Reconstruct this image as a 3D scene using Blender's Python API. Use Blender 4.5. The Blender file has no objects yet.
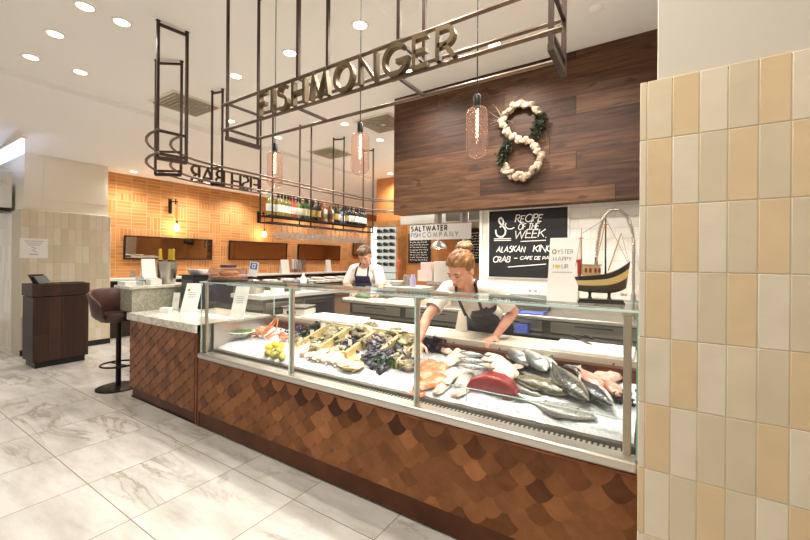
import bpy, bmesh, math, random
from mathutils import Vector as V, Matrix, noise
rnd = random.Random(11)
scn = bpy.context.scene
COL = scn.collection
PI = math.pi
# ---------------------------------------------------------------- camera
F_PX, YAW, ROLL, CY, EYE = 385.6, math.radians(32.967), math.radians(.4285), 259.6, 1.5
_s, _c = math.sin(YAW), math.cos(YAW)
CF = V((-_s, _c, 0)); _r = V((_c, _s, 0)); _u = V((0, 0, 1))
CR = _r*math.cos(ROLL) + _u*math.sin(ROLL); CU = _u*math.cos(ROLL) - _r*math.sin(ROLL)
CO = V((0, 0, EYE))
def ray(x, y): return CF + CR*((x-405)/F_PX) + CU*((CY-y)/F_PX)
def PX(x, y, X): d = ray(x, y); return CO + d*(X/d.x)
def PY(x, y, Y): d = ray(x, y); return CO + d*(Y/d.y)
def PZ(x, y, Z): d = ray(x, y); return CO + d*((Z-EYE)/d.z)
BK = .17
def bedz(Y): return .68 + BK*(Y-1.99)
def bed(x, y, h=0):
    d = ray(x, y); t = (bedz(0)+h-EYE)/(d.z-BK*d.y); return CO + d*t
cam = bpy.data.cameras.new('camera'); cam.sensor_width = 36; cam.lens = F_PX/810*36; cam.shift_y = -(270-CY)/810
cam.clip_start = .05
co = bpy.data.objects.new('camera', cam); COL.objects.link(co)
m = Matrix.Identity(4)
for i in range(3): m[i][0] = CR[i]; m[i][1] = CU[i]; m[i][2] = -CF[i]; m[i][3] = CO[i]
co.matrix_world = m; scn.camera = co

# ---------------------------------------------------------------- mesh builder
def frame(o, x, y, z):
    m = Matrix.Identity(4)
    for i in range(3): m[i][0] = x[i]; m[i][1] = y[i]; m[i][2] = z[i]; m[i][3] = o[i]
    return m
def FY(o): return frame(o, (1,0,0), (0,0,1), (0,-1,0))      # faces -Y
def FXP(o): return frame(o, (0,1,0), (0,0,1), (1,0,0))       # faces +X
def FXN(o): return frame(o, (0,-1,0), (0,0,1), (-1,0,0))     # faces -X
def basis(d):
    d = V(d).normalized(); a = V((0,0,1)) if abs(d.z) < .9 else V((1,0,0))
    x = a.cross(d).normalized(); return x, d.cross(x), d
def arc(cx, cy, rx, ry, a0, a1, n=10):
    return [(cx+rx*math.cos(math.radians(a0+(a1-a0)*i/n)), cy+ry*math.sin(math.radians(a0+(a1-a0)*i/n))) for i in range(n+1)]
class MB:
    def __init__(s): s.v = []; s.f = []; s.c = []; s.cc = None
    def add(s, vs, fs, T=None):
        b = len(s.v); s.v += [(T @ V(p)) if T else V(p) for p in vs]
        s.f += [tuple(b+i for i in f) for f in fs]; s.c += [s.cc]*len(fs); return s
    def box(s, a, b, T=None):
        x0,y0,z0 = a; x1,y1,z1 = b
        return s.add([(x0,y0,z0),(x1,y0,z0),(x1,y1,z0),(x0,y1,z0),(x0,y0,z1),(x1,y0,z1),(x1,y1,z1),(x0,y1,z1)],
            [(0,3,2,1),(4,5,6,7),(0,1,5,4),(1,2,6,5),(2,3,7,6),(3,0,4,7)], T)
    def tube(s, pts, r, n=8, closed=False, T=None, sq=False):
        pts = [V(p) for p in pts]; N = len(pts); rs = r if isinstance(r, (list, tuple)) else [r]*N
        vs = []; up = None
        for i, p in enumerate(pts):
            d = ((pts[(i+1) % N]-pts[i-1]) if closed or 0 < i < N-1 else (pts[1]-pts[0] if i == 0 else pts[-1]-pts[-2])).normalized()
            if up is None: x, y, _ = basis(d)
            else:
                x = (up - d*up.dot(d))
                x = x.normalized() if x.length > 1e-6 else basis(d)[0]
                y = d.cross(x)
            up = x
            for k in range(n):
                a = 2*PI*(k+(.5 if sq else 0))/n; vs.append(p + (x*math.cos(a)+y*math.sin(a))*rs[i])
        fs = []
        for i in range(N if closed else N-1):
            j = (i+1) % N
            fs += [(i*n+k, i*n+(k+1) % n, j*n+(k+1) % n, j*n+k) for k in range(n)]
        if not closed: fs += [tuple(range(n))[::-1], tuple((N-1)*n+k for k in range(n))]
        return s.add(vs, fs, T)
    def bar(s, a, b, w): return s.tube([a, b], w*.7071, 4, sq=True)
    def lathe(s, prof, c=(0,0,0), n=20, T=None, cap=True):
        vs = [(c[0]+r*math.cos(2*PI*k/n), c[1]+r*math.sin(2*PI*k/n), c[2]+z) for r, z in prof for k in range(n)]
        fs = [(i*n+k, i*n+(k+1) % n, (i+1)*n+(k+1) % n, (i+1)*n+k) for i in range(len(prof)-1) for k in range(n)]
        if cap: fs += [tuple(range(n))[::-1], tuple((len(prof)-1)*n+k for k in range(n))]
        return s.add(vs, fs, T)
    def prism(s, poly, d, T=None, z0=0):
        n = len(poly)
        return s.add([(x,y,z0) for x,y in poly]+[(x,y,z0+d) for x,y in poly],
            [tuple(range(n))[::-1], tuple(range(n,2*n))]+[(i,(i+1) % n,n+(i+1) % n,n+i) for i in range(n)], T)
    def ell(s, c, r, n=14, m=9, T=None, jit=0, seed=0):
        vs = []; fs = []
        if not isinstance(r, (list, tuple)): r = (r, r, r)
        for i in range(m+1):
            a = PI*i/m
            for k in range(n):
                b = 2*PI*k/n; d = V((math.sin(a)*math.cos(b), math.sin(a)*math.sin(b), math.cos(a)))
                q = 1 + (jit*noise.noise(d*2.2+V((seed*3.1, seed*1.7, seed))) if jit else 0)
                vs.append((c[0]+d.x*r[0]*q, c[1]+d.y*r[1]*q, c[2]+d.z*r[2]*q))
        for i in range(m):
            fs += [(i*n+k, (i+1)*n+k, (i+1)*n+(k+1) % n, i*n+(k+1) % n) for k in range(n)]
        return s.add(vs, fs, T)
    def ribbon(s, pts, w, d, T=None, closed=False, z0=0):
        pts = [V((p[0], p[1])) for p in pts]; N = len(pts); L = []; Rr = []
        for i, p in enumerate(pts):
            dn = []
            if closed or i < N-1: dn.append((pts[(i+1) % N]-p).normalized())
            if closed or i > 0: dn.append((p-pts[i-1]).normalized())
            t = sum(dn, V((0,0)));  t = t.normalized() if t.length > 1e-6 else dn[0]
            nn = V((-t.y, t.x)); k = max(.45, nn.dot(V((-dn[0].y, dn[0].x))))
            L.append(p+nn*(w/2/k)); Rr.append(p-nn*(w/2/k))
        vs = []
        for i in range(N): vs += [(L[i].x,L[i].y,z0),(Rr[i].x,Rr[i].y,z0),(L[i].x,L[i].y,z0+d),(Rr[i].x,Rr[i].y,z0+d)]
        fs = []
        for i in range(N if closed else N-1):
            a = 4*i; b = 4*((i+1) % N)
            fs += [(a+2,a+3,b+3,b+2),(a,b,b+1,a+1),(a,a+2,b+2,b),(a+1,b+1,b+3,a+3)]
        if not closed: e = 4*(N-1); fs += [(0,1,3,2),(e,e+2,e+3,e+1)]
        return s.add(vs, fs, T)
    def build(s, name, mat, parent=None, world=False, loc=None, smooth=True, bevel=0, ang=38, rz=0):
        me = bpy.data.meshes.new(name); T = None
        if parent is not None and world: T = (Matrix.Translation(parent.location) @ Matrix.Rotation(parent.rotation_euler.z, 4, 'Z')).inverted()
        elif loc is not None and world: T = Matrix.Translation(-V(loc))
        me.from_pydata([tuple(T @ p) if T else tuple(p) for p in s.v], [], s.f)
        bm = bmesh.new(); bm.from_mesh(me); cc = any(c is not None for c in s.c)
        if not cc: bmesh.ops.remove_doubles(bm, verts=bm.verts, dist=1e-6)
        bmesh.ops.recalc_face_normals(bm, faces=bm.faces); bm.to_mesh(me); bm.free()
        if any(c is not None for c in s.c) and len(me.polygons) == len(s.c):
            at = me.color_attributes.new('tone', 'FLOAT_COLOR', 'CORNER')
            for p, c in zip(me.polygons, s.c):
                for li in p.loop_indices: at.data[li].color = (c, c, c, 1)
        me.materials.append(mat)
        if smooth:
            me.polygons.foreach_set('use_smooth', [True]*len(me.polygons)); me.set_sharp_from_angle(angle=math.radians(ang))
        o = bpy.data.objects.new(name, me); COL.objects.link(o)
        if parent is not None: o.parent = parent
        if loc is not None: o.location = loc
        if rz: o.rotation_euler.z = rz
        if bevel:
            b = o.modifiers.new('bevel', 'BEVEL'); b.width = bevel; b.segments = 2; b.limit_method = 'ANGLE'; b.angle_limit = math.radians(50)
        return o
def tag(o, label, cat, group=None):
    o['label'] = label; o['category'] = cat
    if group: o['group'] = group
    return o
def thing(name, label, cat, loc=(0,0,0), rz=0, group=None):
    o = bpy.data.objects.new(name, None); COL.objects.link(o); o.empty_display_size = .1
    o.location = loc; o.rotation_euler = (0, 0, rz); return tag(o, label, cat, group)
def struct(o): o['kind'] = 'structure'; return o
def kids(o): return [c for c in bpy.data.objects if c.parent == o]
def dup(o, loc, rz=None, label=None, group=None, rot=None, scale=None):
    def cp(x, par):
        c = x.copy(); COL.objects.link(c)
        if par is not None: c.parent = par
        for ch in x.children: cp(ch, c)
        return c
    c = cp(o, None); c.location = loc
    if rz is not None: c.rotation_euler = (0, 0, rz)
    if rot is not None: c.rotation_euler = rot
    if scale is not None: c.scale = (scale,)*3
    if label: c['label'] = label
    if group: c['group'] = group
    return c
ORD = ['first','second','third','fourth','fifth','sixth','seventh','eighth','ninth','tenth','eleventh','twelfth','thirteenth','fourteenth','fifteenth','sixteenth','seventeenth','eighteenth','nineteenth','twentieth']
def ordn(i): return ORD[i] if i < 20 else ('twenty-'+ORD[i-20] if i < 29 else ('thirtieth' if i == 29 else 'thirty-'+ORD[i-30]))

# ---------------------------------------------------------------- materials
def lin(c): return tuple(((x/255)/12.92 if x/255 <= .04045 else ((x/255+.055)/1.055)**2.4) for x in c[:3]) + (1,)
class NT:
    def __init__(s, name):
        s.m = bpy.data.materials.new(name); s.m.use_nodes = True; s.t = s.m.node_tree; s.t.nodes.clear()
        s.out = s.n('ShaderNodeOutputMaterial')
    def n(s, t, **k):
        x = s.t.nodes.new(t)
        for a, b in k.items(): setattr(x, a, b)
        return x
    def set(s, sock, v):
        if isinstance(v, bpy.types.NodeSocket): s.t.links.new(v, sock)
        elif v is not None: sock.default_value = v
    def math(s, op, a, b=None, c=None):
        x = s.n('ShaderNodeMath', operation=op)
        for i, v in enumerate((a, b, c)): s.set(x.inputs[i], v)
        return x.outputs[0]
    def vmath(s, op, a, b=None):
        x = s.n('ShaderNodeVectorMath', operation=op); s.set(x.inputs[0], a)
        if b is not None: s.set(x.inputs[1], b)
        return x.outputs[0]
    def comb(s, x=0., y=0., z=0.):
        c = s.n('ShaderNodeCombineXYZ')
        for i, v in enumerate((x, y, z)): s.set(c.inputs[i], v)
        return c.outputs[0]
    def obj(s): return s.n('ShaderNodeTexCoord').outputs['Object']
    def sep(s, v): x = s.n('ShaderNodeSeparateXYZ'); s.set(x.inputs[0], v); return x.outputs
    def noise(s, v, scale=5, detail=3, rough=.5, dist=0):
        x = s.n('ShaderNodeTexNoise'); s.set(x.inputs['Vector'], v); s.set(x.inputs['Scale'], scale); x.inputs['Detail'].default_value = detail
        x.inputs['Roughness'].default_value = rough; x.inputs['Distortion'].default_value = dist; return x.outputs[0]
    def white(s, v): x = s.n('ShaderNodeTexWhiteNoise'); s.set(x.inputs['Vector'], v); return x.outputs
    def ramp(s, f, stops, interp='LINEAR'):
        x = s.n('ShaderNodeValToRGB'); s.set(x.inputs[0], f); r = x.color_ramp; r.interpolation = interp
        while len(r.elements) < len(stops): r.elements.new(.5)
        for e, (p, c) in zip(r.elements, stops): e.position = p; e.color = lin(c)
        return x.outputs[0]
    def mix(s, f, a, b, mode='MIX'):
        x = s.n('ShaderNodeMix', data_type='RGBA', blend_type=mode); s.set(x.inputs[0], f); s.set(x.inputs[6], a); s.set(x.inputs[7], b); return x.outputs[2]
    def bump(s, h, st=.3, dist=.01):
        x = s.n('ShaderNodeBump'); s.set(x.inputs['Height'], h); x.inputs['Strength'].default_value = st; x.inputs['Distance'].default_value = dist; return x.outputs[0]
    def bsdf(s, col, rough=.5, metal=0., normal=None, spec=.5, coat=0., trans=0., emit=None, es=0., sss=0.):
        p = s.n('ShaderNodeBsdfPrincipled'); s.set(p.inputs['Base Color'], col); s.set(p.inputs['Roughness'], rough); s.set(p.inputs['Metallic'], metal)
        p.inputs['Specular IOR Level'].default_value = spec; p.inputs['Coat Weight'].default_value = coat; p.inputs['Transmission Weight'].default_value = trans
        if normal is not None: s.set(p.inputs['Normal'], normal)
        if emit is not None: p.inputs['Emission Color'].default_value = emit; p.inputs['Emission Strength'].default_value = es
        if sss: p.inputs['Subsurface Weight'].default_value = sss; p.inputs['Subsurface Scale'].default_value = .02
        s.t.links.new(p.outputs[0], s.out.inputs[0]); return s.m
def mat(name, col, rough=.5, metal=0., var=None, vs=8, amt=1., bump=0, bs=60, spec=.5, coat=0., sss=0.):
    t = NT(name); c = lin(col); v = t.obj()
    if var: c = t.mix(t.math('MULTIPLY', t.ramp(t.noise(v, vs, 4, .6), [(.35, (0,0,0)), (.65, (255,255,255))]), amt), lin(col), lin(var))
    nm = t.bump(t.noise(v, bs, 4, .6), bump, .004) if bump else None
    return t.bsdf(c, rough, metal, nm, spec, coat, sss=sss)
def emat(name, col, st):
    t = NT(name); e = t.n('ShaderNodeEmission'); e.inputs[0].default_value = lin(col); e.inputs[1].default_value = st
    t.t.links.new(e.outputs[0], t.out.inputs[0]); return t.m
def glass(name, tint, refl=1., rough=0., haze=0, hcol=(235,205,195)):
    t = NT(name); a = t.n('ShaderNodeBsdfTransparent'); a.inputs[0].default_value = lin(tint)
    g = t.n('ShaderNodeBsdfGlossy'); g.inputs['Roughness'].default_value = rough
    f = t.n('ShaderNodeLayerWeight'); f = t.math('ADD', .04, t.math('MULTIPLY', t.math('POWER', f.outputs['Facing'], 4.), .8))
    x = t.n('ShaderNodeMixShader'); t.set(x.inputs[0], t.math('MULTIPLY', f, refl)); t.t.links.new(a.outputs[0], x.inputs[1]); t.t.links.new(g.outputs[0], x.inputs[2])
    if haze:
        d = t.n('ShaderNodeBsdfDiffuse'); d.inputs[0].default_value = lin(hcol); tr = t.n('ShaderNodeBsdfTranslucent'); tr.inputs[0].default_value = lin(hcol)
        m1 = t.n('ShaderNodeMixShader'); m1.inputs[0].default_value = .5; t.t.links.new(d.outputs[0], m1.inputs[1]); t.t.links.new(tr.outputs[0], m1.inputs[2])
        m2 = t.n('ShaderNodeMixShader'); m2.inputs[0].default_value = haze; t.t.links.new(x.outputs[0], m2.inputs[1]); t.t.links.new(m1.outputs[0], m2.inputs[2]); x = m2
    t.t.links.new(x.outputs[0], t.out.inputs[0]); return t.m

def m_floor():
    t = NT('marble_floor_tile'); x, y, z = t.sep(t.obj())
    u = t.math('DIVIDE', t.math('ADD', x, 3.14+.63*20), .63); w = t.math('DIVIDE', t.math('ADD', y, -1.004+.64*20), .64)
    iu = t.math('FLOOR', u); iw = t.math('FLOOR', w); fu = t.math('FRACT', u); fw = t.math('FRACT', w)
    e = t.math('MINIMUM', t.math('MINIMUM', fu, t.math('SUBTRACT', 1., fu)), t.math('MINIMUM', fw, t.math('SUBTRACT', 1., fw)))
    g = t.math('LESS_THAN', e, .0042)
    rn = t.white(t.comb(iu, iw, 0.))
    off = t.vmath('SCALE', rn[1]); off.node.inputs[3].default_value = 9.
    p = t.vmath('ADD', t.obj(), off)
    rot = t.n('ShaderNodeMapping'); t.set(rot.inputs[0], p); rot.inputs['Rotation'].default_value = (0, 0, math.radians(-28)); rot.inputs['Scale'].default_value = (.55, 2.1, 1)
    n1 = t.noise(rot.outputs[0], 1.6, 7, .6, .8)
    v1 = t.math('ABSOLUTE', t.math('SUBTRACT', n1, .5))
    vein = t.ramp(v1, [(0, (255,255,255)), (.028, (110,110,110)), (.07, (0,0,0))])
    patch = t.ramp(t.noise(rot.outputs[0], 1.1, 3, .5), [(.42, (0,0,0)), (.62, (255,255,255))])
    base = t.ramp(t.noise(rot.outputs[0], 3., 6, .65), [(.3, (178,172,163)), (.6, (208,204,197))])
    base = t.mix(t.math('MULTIPLY', t.math('SUBTRACT', rn[0], .5), .14), base, lin((255,250,240)))
    c = t.mix(t.math('MULTIPLY', t.math('MULTIPLY', vein, patch), .75), base, lin((140,126,106)))
    c = t.mix(g, c, lin((120,108,94)))
    return t.bsdf(c, t.math('ADD', t.math('MULTIPLY', g, .4), .3), 0., t.bump(t.math('SUBTRACT', 1., g), .3, .002), .45)
def m_tile(name, uax, su, sv, u0, v0, cols, gap=.0022, rough=.14, groutc=(176,158,130), offset=0.):
    t = NT(name); ax = t.sep(t.obj()); x = ax['XYZ'.index(uax)]; z = ax[2]
    v = t.math('DIVIDE', t.math('ADD', z, -v0+sv*40), sv); iv = t.math('FLOOR', v)
    u = t.math('DIVIDE', t.math('ADD', x, -u0+su*200), su)
    if offset: u = t.math('ADD', u, t.math('MULTIPLY', t.math('MODULO', iv, 2.), offset))
    iu = t.math('FLOOR', u)
    fu = t.math('MULTIPLY', t.math('FRACT', u), su); fv = t.math('MULTIPLY', t.math('FRACT', v), sv)
    e = t.math('MINIMUM', t.math('MINIMUM', fu, t.math('SUBTRACT', su, fu)), t.math('MINIMUM', fv, t.math('SUBTRACT', sv, fv)))
    g = t.math('LESS_THAN', e, gap/2+.0004)
    rn = t.white(t.comb(iu, iv, 3.))
    c = t.ramp(rn[0], [(i/len(cols), q) for i, q in enumerate(cols)], 'CONSTANT')
    w = t.noise(t.obj(), 14, 2, .5); c = t.mix(t.math('MULTIPLY', w, .22), c, lin((160,140,112)))
    c = t.mix(g, c, lin(groutc))
    h = t.math('ADD', t.math('MINIMUM', t.math('MULTIPLY', e, 160.), 1.), t.math('MULTIPLY', w, .8))
    return t.bsdf(c, t.math('ADD', t.math('MULTIPLY', g, .6), rough), 0., t.bump(h, .22, .006), .5)
def m_brick():
    t = NT('orange_brick'); x, y, z = t.sep(t.obj()); S = .26; B = S/4
    u = t.math('DIVIDE', t.math('ADD', y, S*100), S); v = t.math('DIVIDE', t.math('ADD', z, S*40+.02), S)
    iu = t.math('FLOOR', u); iv = t.math('FLOOR', v); rn = t.white(t.comb(iu, iv, 7.))
    top = t.math('LESS_THAN', z, 2.72)
    ver = t.math('MULTIPLY', t.math('GREATER_THAN', rn[0], .6), top)
    a = t.math('MULTIPLY', t.math('FRACT', u), S); b = t.math('MULTIPLY', t.math('FRACT', v), S)
    l = t.math('ADD', t.math('MULTIPLY', ver, b), t.math('MULTIPLY', t.math('SUBTRACT', 1., ver), a))
    k = t.math('ADD', t.math('MULTIPLY', ver, a), t.math('MULTIPLY', t.math('SUBTRACT', 1., ver), b))
    kk = t.math('DIVIDE', k, B); ik = t.math('FLOOR', kk); fk = t.math('MULTIPLY', t.math('FRACT', kk), B)
    e = t.math('MINIMUM', t.math('MINIMUM', l, t.math('SUBTRACT', S, l)), t.math('MINIMUM', fk, t.math('SUBTRACT', B, fk)))
    g = t.math('LESS_THAN', e, .0052)
    r2 = t.white(t.comb(iu, iv, ik))
    c = t.ramp(r2[0], [(0, (186,120,62)), (.4, (198,134,74)), (.75, (206,144,84)), (1, (190,128,76))])
    c = t.mix(g, c, lin((206,168,126)))
    return t.bsdf(c, .75, 0., t.bump(t.math('MINIMUM', t.math('MULTIPLY', e, 120.), 1.), .4, .008), .3)
def m_plank(name, cols, row=.165, uax=0, rough=.6, vax=2, v0=.02):
    t = NT(name); ax = t.sep(t.obj()); x = ax[uax]; z = ax[vax]
    v = t.math('DIVIDE', t.math('ADD', z, -v0+row*40), row); iv = t.math('FLOOR', v); fv = t.math('FRACT', v)
    ln = t.math('ADD', t.math('MULTIPLY', t.white(t.comb(iv, 1., 0.))[0], 9.), t.math('DIVIDE', x, 2.6)); il = t.math('FLOOR', ln); fl = t.math('FRACT', ln)
    e = t.math('MINIMUM', t.math('MINIMUM', fv, t.math('SUBTRACT', 1., fv)), t.math('MULTIPLY', t.math('MINIMUM', fl, t.math('SUBTRACT', 1., fl)), 8.))
    g = t.math('LESS_THAN', e, .010)
    rn = t.white(t.comb(iv, il, 5.))
    off = t.vmath('SCALE', rn[1]); off.node.inputs[3].default_value = 20.
    st = t.vmath('MULTIPLY', t.vmath('ADD', t.comb(x, 0., z), off), (1.1, 1., 14.))
    grain = t.noise(st, 2.2, 6, .6, .6)
    knot = t.ramp(t.noise(t.vmath('MULTIPLY', t.vmath('ADD', t.comb(x, 0., z), off), (2.2, 1, 7.)), 2.4, 2, .4), [(.3, (255,255,255)), (.36, (0,0,0))])
    c = t.ramp(t.math('ADD', t.math('MULTIPLY', rn[0], .30), t.math('MULTIPLY', grain, .92)), [(i/(len(cols)-1)*.8+.12, q) for i, q in enumerate(cols)])
    c = t.mix(t.math('MULTIPLY', knot, .6), c, lin((34,20,12)))
    c = t.mix(g, c, lin((22,14,9)))
    return t.bsdf(c, rough, 0., t.bump(t.math('ADD', t.math('MULTIPLY', grain, .5), t.math('SUBTRACT', 1., g)), .35, .006), .35)
def m_copper():
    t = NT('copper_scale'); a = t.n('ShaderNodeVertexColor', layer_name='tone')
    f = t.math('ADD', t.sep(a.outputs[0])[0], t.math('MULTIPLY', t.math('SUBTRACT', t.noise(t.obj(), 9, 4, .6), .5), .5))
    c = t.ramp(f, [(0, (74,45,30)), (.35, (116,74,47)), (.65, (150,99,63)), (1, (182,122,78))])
    return t.bsdf(c, t.math('ADD', t.math('MULTIPLY', t.noise(t.obj(), 22, 3, .5), .25), .3), .8, t.bump(t.noise(t.obj(), 14, 2, .5), .12, .01))
def m_marble(name, a, b, vein, sc=6):
    t = NT(name); n = t.noise(t.obj(), sc, 8, .65, 1.2); c = t.ramp(n, [(.3, a), (.7, b)])
    w = t.ramp(t.math('ABSOLUTE', t.math('SUBTRACT', t.noise(t.obj(), sc*.7, 8, .7, 1.8), .5)), [(0, (255,255,255)), (.05, (0,0,0))])
    return t.bsdf(t.mix(t.math('MULTIPLY', w, .6), c, lin(vein)), .18)
def m_steel(name='brushed_steel', col=(190,184,174), rough=.28):
    t = NT(name); n = t.noise(t.vmath('MULTIPLY', t.obj(), (2, 40, 40)), 4, 3, .5)
    return t.bsdf(lin(col), t.math('ADD', t.math('MULTIPLY', n, .15), rough), 1.)
def m_fish(name, stops, spot=None, rough=.25, sc=38):
    
    t = NT(name); y = t.sep(t.n('ShaderNodeTexCoord').outputs['Generated'])[1]
    n = t.noise(t.obj(), sc, 4, .65)
    c = t.ramp(t.math('ADD', y, t.math('MULTIPLY', t.math('SUBTRACT', n, .5), .35)), stops)
    if spot: c = t.mix(t.math('MULTIPLY', t.ramp(t.noise(t.obj(), sc*2.2, 2, .5), [(.55, (0,0,0)), (.62, (255,255,255))]), .7), c, lin(spot))
    return t.bsdf(c, rough, .15, t.bump(n, .25, .003), .6, coat=.5)
def m_flesh(name, a, b, c):
    t = NT(name); w = t.n('ShaderNodeTexWave', wave_type='BANDS', bands_direction='DIAGONAL'); t.set(w.inputs[0], t.obj()); w.inputs['Scale'].default_value = 18; w.inputs['Distortion'].default_value = 5; w.inputs['Detail'].default_value = 3
    k = t.mix(t.ramp(t.noise(t.obj(), 16, 4, .6), [(.35,(0,0,0)),(.65,(255,255,255))]), lin(a), lin(b)); k = t.mix(t.math('MULTIPLY', t.ramp(w.outputs[1], [(.5, (0,0,0)), (.9, (255,255,255))]), .45), k, lin(c))
    return t.bsdf(k, .32, 0., t.bump(w.outputs[1], .3, .003), .5, coat=.35)
def m_salmon():
    t = NT('salmon_flesh'); w = t.n('ShaderNodeTexWave', wave_type='BANDS', bands_direction='DIAGONAL'); t.set(w.inputs[0], t.obj()); w.inputs['Scale'].default_value = 14; w.inputs['Distortion'].default_value = 2.5
    return t.bsdf(t.mix(t.math('MULTIPLY', t.ramp(w.outputs[1], [(.75, (0,0,0)), (.95, (255,255,255))]), .6), lin((228,104,44)), lin((240,160,104))), .28, 0., None, .5, coat=.4)
def m_tilegeo():
    t = NT('glazed_tile'); a = t.n('ShaderNodeVertexColor', layer_name='tone'); w = t.noise(t.obj(), 11, 3, .5)
    c = t.ramp(t.sep(a.outputs[0])[0], [(0, (238,223,198)), (.25, (233,214,182)), (.5, (225,207,176)), (.75, (233,203,158))], 'CONSTANT')
    c = t.mix(t.math('MULTIPLY', w, .3), c, lin((176,156,124)))
    return t.bsdf(c, .13, 0., t.bump(w, .25, .012), .5)
K = dict(
 floor=m_floor(), tile=m_tilegeo(), grout=mat('tile_grout', (206,192,168), .8),
 tileY=m_tile('glazed_wall_tile_cream', 'Y', .0925, .277, 1.72, .02, [(228,216,190),(220,207,180),(224,210,182),(232,223,202),(216,205,180)], gap=.003, groutc=(190,178,156)),
 tileX2=m_tile('glazed_wall_tile_side', 'X', .0925, .277, -8.0, .02, [(228,216,190),(220,207,180),(224,210,182),(232,223,202),(216,205,180)], gap=.003, groutc=(190,178,156)),
 wtile=m_tile('white_metro_tile', 'X', .2, .1, 0., .0, [(236,230,220),(232,226,214),(240,235,226)], gap=.003, groutc=(205,196,182), offset=.5),
 brick=m_brick(), plank=m_plank('reclaimed_timber', [(17,9,5),(46,26,14),(78,49,29),(108,75,48)]),
 dwood=m_plank('dark_walnut_board', [(34,22,17),(54,34,25),(72,46,33)], row=.13, uax=2, vax=1, v0=0, rough=.5),
 ceil=mat('ceiling_plaster', (246,243,237), .9), plaster=mat('wall_plaster', (212,202,185), .85), beige=mat('beige_panel', (236,227,205), .8),
 orange=mat('orange_wall', (196,132,72), .75, var=(186,122,66), vs=3, bump=.2, bs=30), copper=m_copper(), cop=mat('copper_trim', (150,92,58), .35, .85, var=(110,66,42), vs=5),
 plinth=mat('bronze_plinth', (108,66,44), .4, .7, var=(84,52,36), vs=4), black=mat('black_metal', (26,20,18), .45, .6), blackp=mat('black_plastic', (22,20,20), .4),
 bronze=mat('bronze_tube', (128,108,92), .35, .75, var=(98,80,66), vs=6), dbronze=mat('dark_bronze_bar', (66,50,42), .42, .7), brass=mat('gilded_letter', (116,98,70), .42, .7, var=(88,74,54), vs=12),
 steel=m_steel(), dsteel=m_steel('dark_steel', (112,106,98), .35), post=m_steel('bronze_steel_post', (186,172,152), .35), grey=mat('grey_panel', (120,112,102), .4, .6),
 white=mat('white_plastic', (240,237,230), .35), paper=mat('white_card', (242,239,232), .7), porc=mat('white_porcelain', (244,241,236), .15, coat=.3),
 marble=m_marble('pale_marble', (214,208,192), (236,231,218), (150,142,120)), gmarble=m_marble('grey_green_marble', (150,148,130), (184,180,160), (110,108,92), 9),
 pane=glass('clear_pane', (253,254,253), .65), edge=mat('green_glass_edge', (120,176,158), .12, coat=.5), edgel=mat('pale_glass_edge', (196,226,218), .1, coat=.5), smoke=glass('smoked_bulb_glass', (242,230,225), .7, haze=.06, hcol=(240,218,210)), cglass=glass('drinking_glass', (240,242,242), 1.2, haze=.08, hcol=(240,240,240)), dome=glass('dome_plastic', (226,224,228), 1.4, haze=.05, hcol=(226,224,228)),
 lens=emat('downlight_lens', (255,248,232), 9), fil=emat('filament', (255,190,130), 60), bulb=emat('bare_bulb', (255,222,170), 45), ledb=emat('daylight_panel', (206,216,255), 1.25), ledw=emat('cool_led', (225,235,255), 5), exitg=emat('green_sign', (40,150,60), 1.2),
 slate=mat('blackboard', (20,18,18), .65), chalk=mat('chalk', (236,232,226), .9), ink=mat('black_ink', (30,28,34), .7), inkg=mat('grey_ink', (150,152,158), .7), inkb=mat('slate_blue_ink', (138,152,182), .7), inky=mat('yellow_ink', (232,188,40), .7), inko=mat('olive_ink', (150,140,80), .7), blue=mat('blue_print', (70,110,190), .6),
 leather=mat('brown_leather', (58,34,28), .38, var=(74,44,36), vs=9, bump=.1), foil=mat('gold_foil', (206,172,60), .3, .6), mirror=None,
 ice=None, grille=mat('dark_slot', (40,38,34), .6))
t = NT('mirror_glass'); K['mirror'] = t.bsdf(lin((190,180,170)), .03, 1.)
t = NT('crushed_ice'); nn = t.noise(t.obj(), 70, 4, .7); K['ice'] = t.bsdf(t.ramp(nn, [(.3, (190,196,200)), (.7, (238,239,240))]), .35, 0., t.bump(nn, .7, .01), .5, sss=.0)
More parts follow.
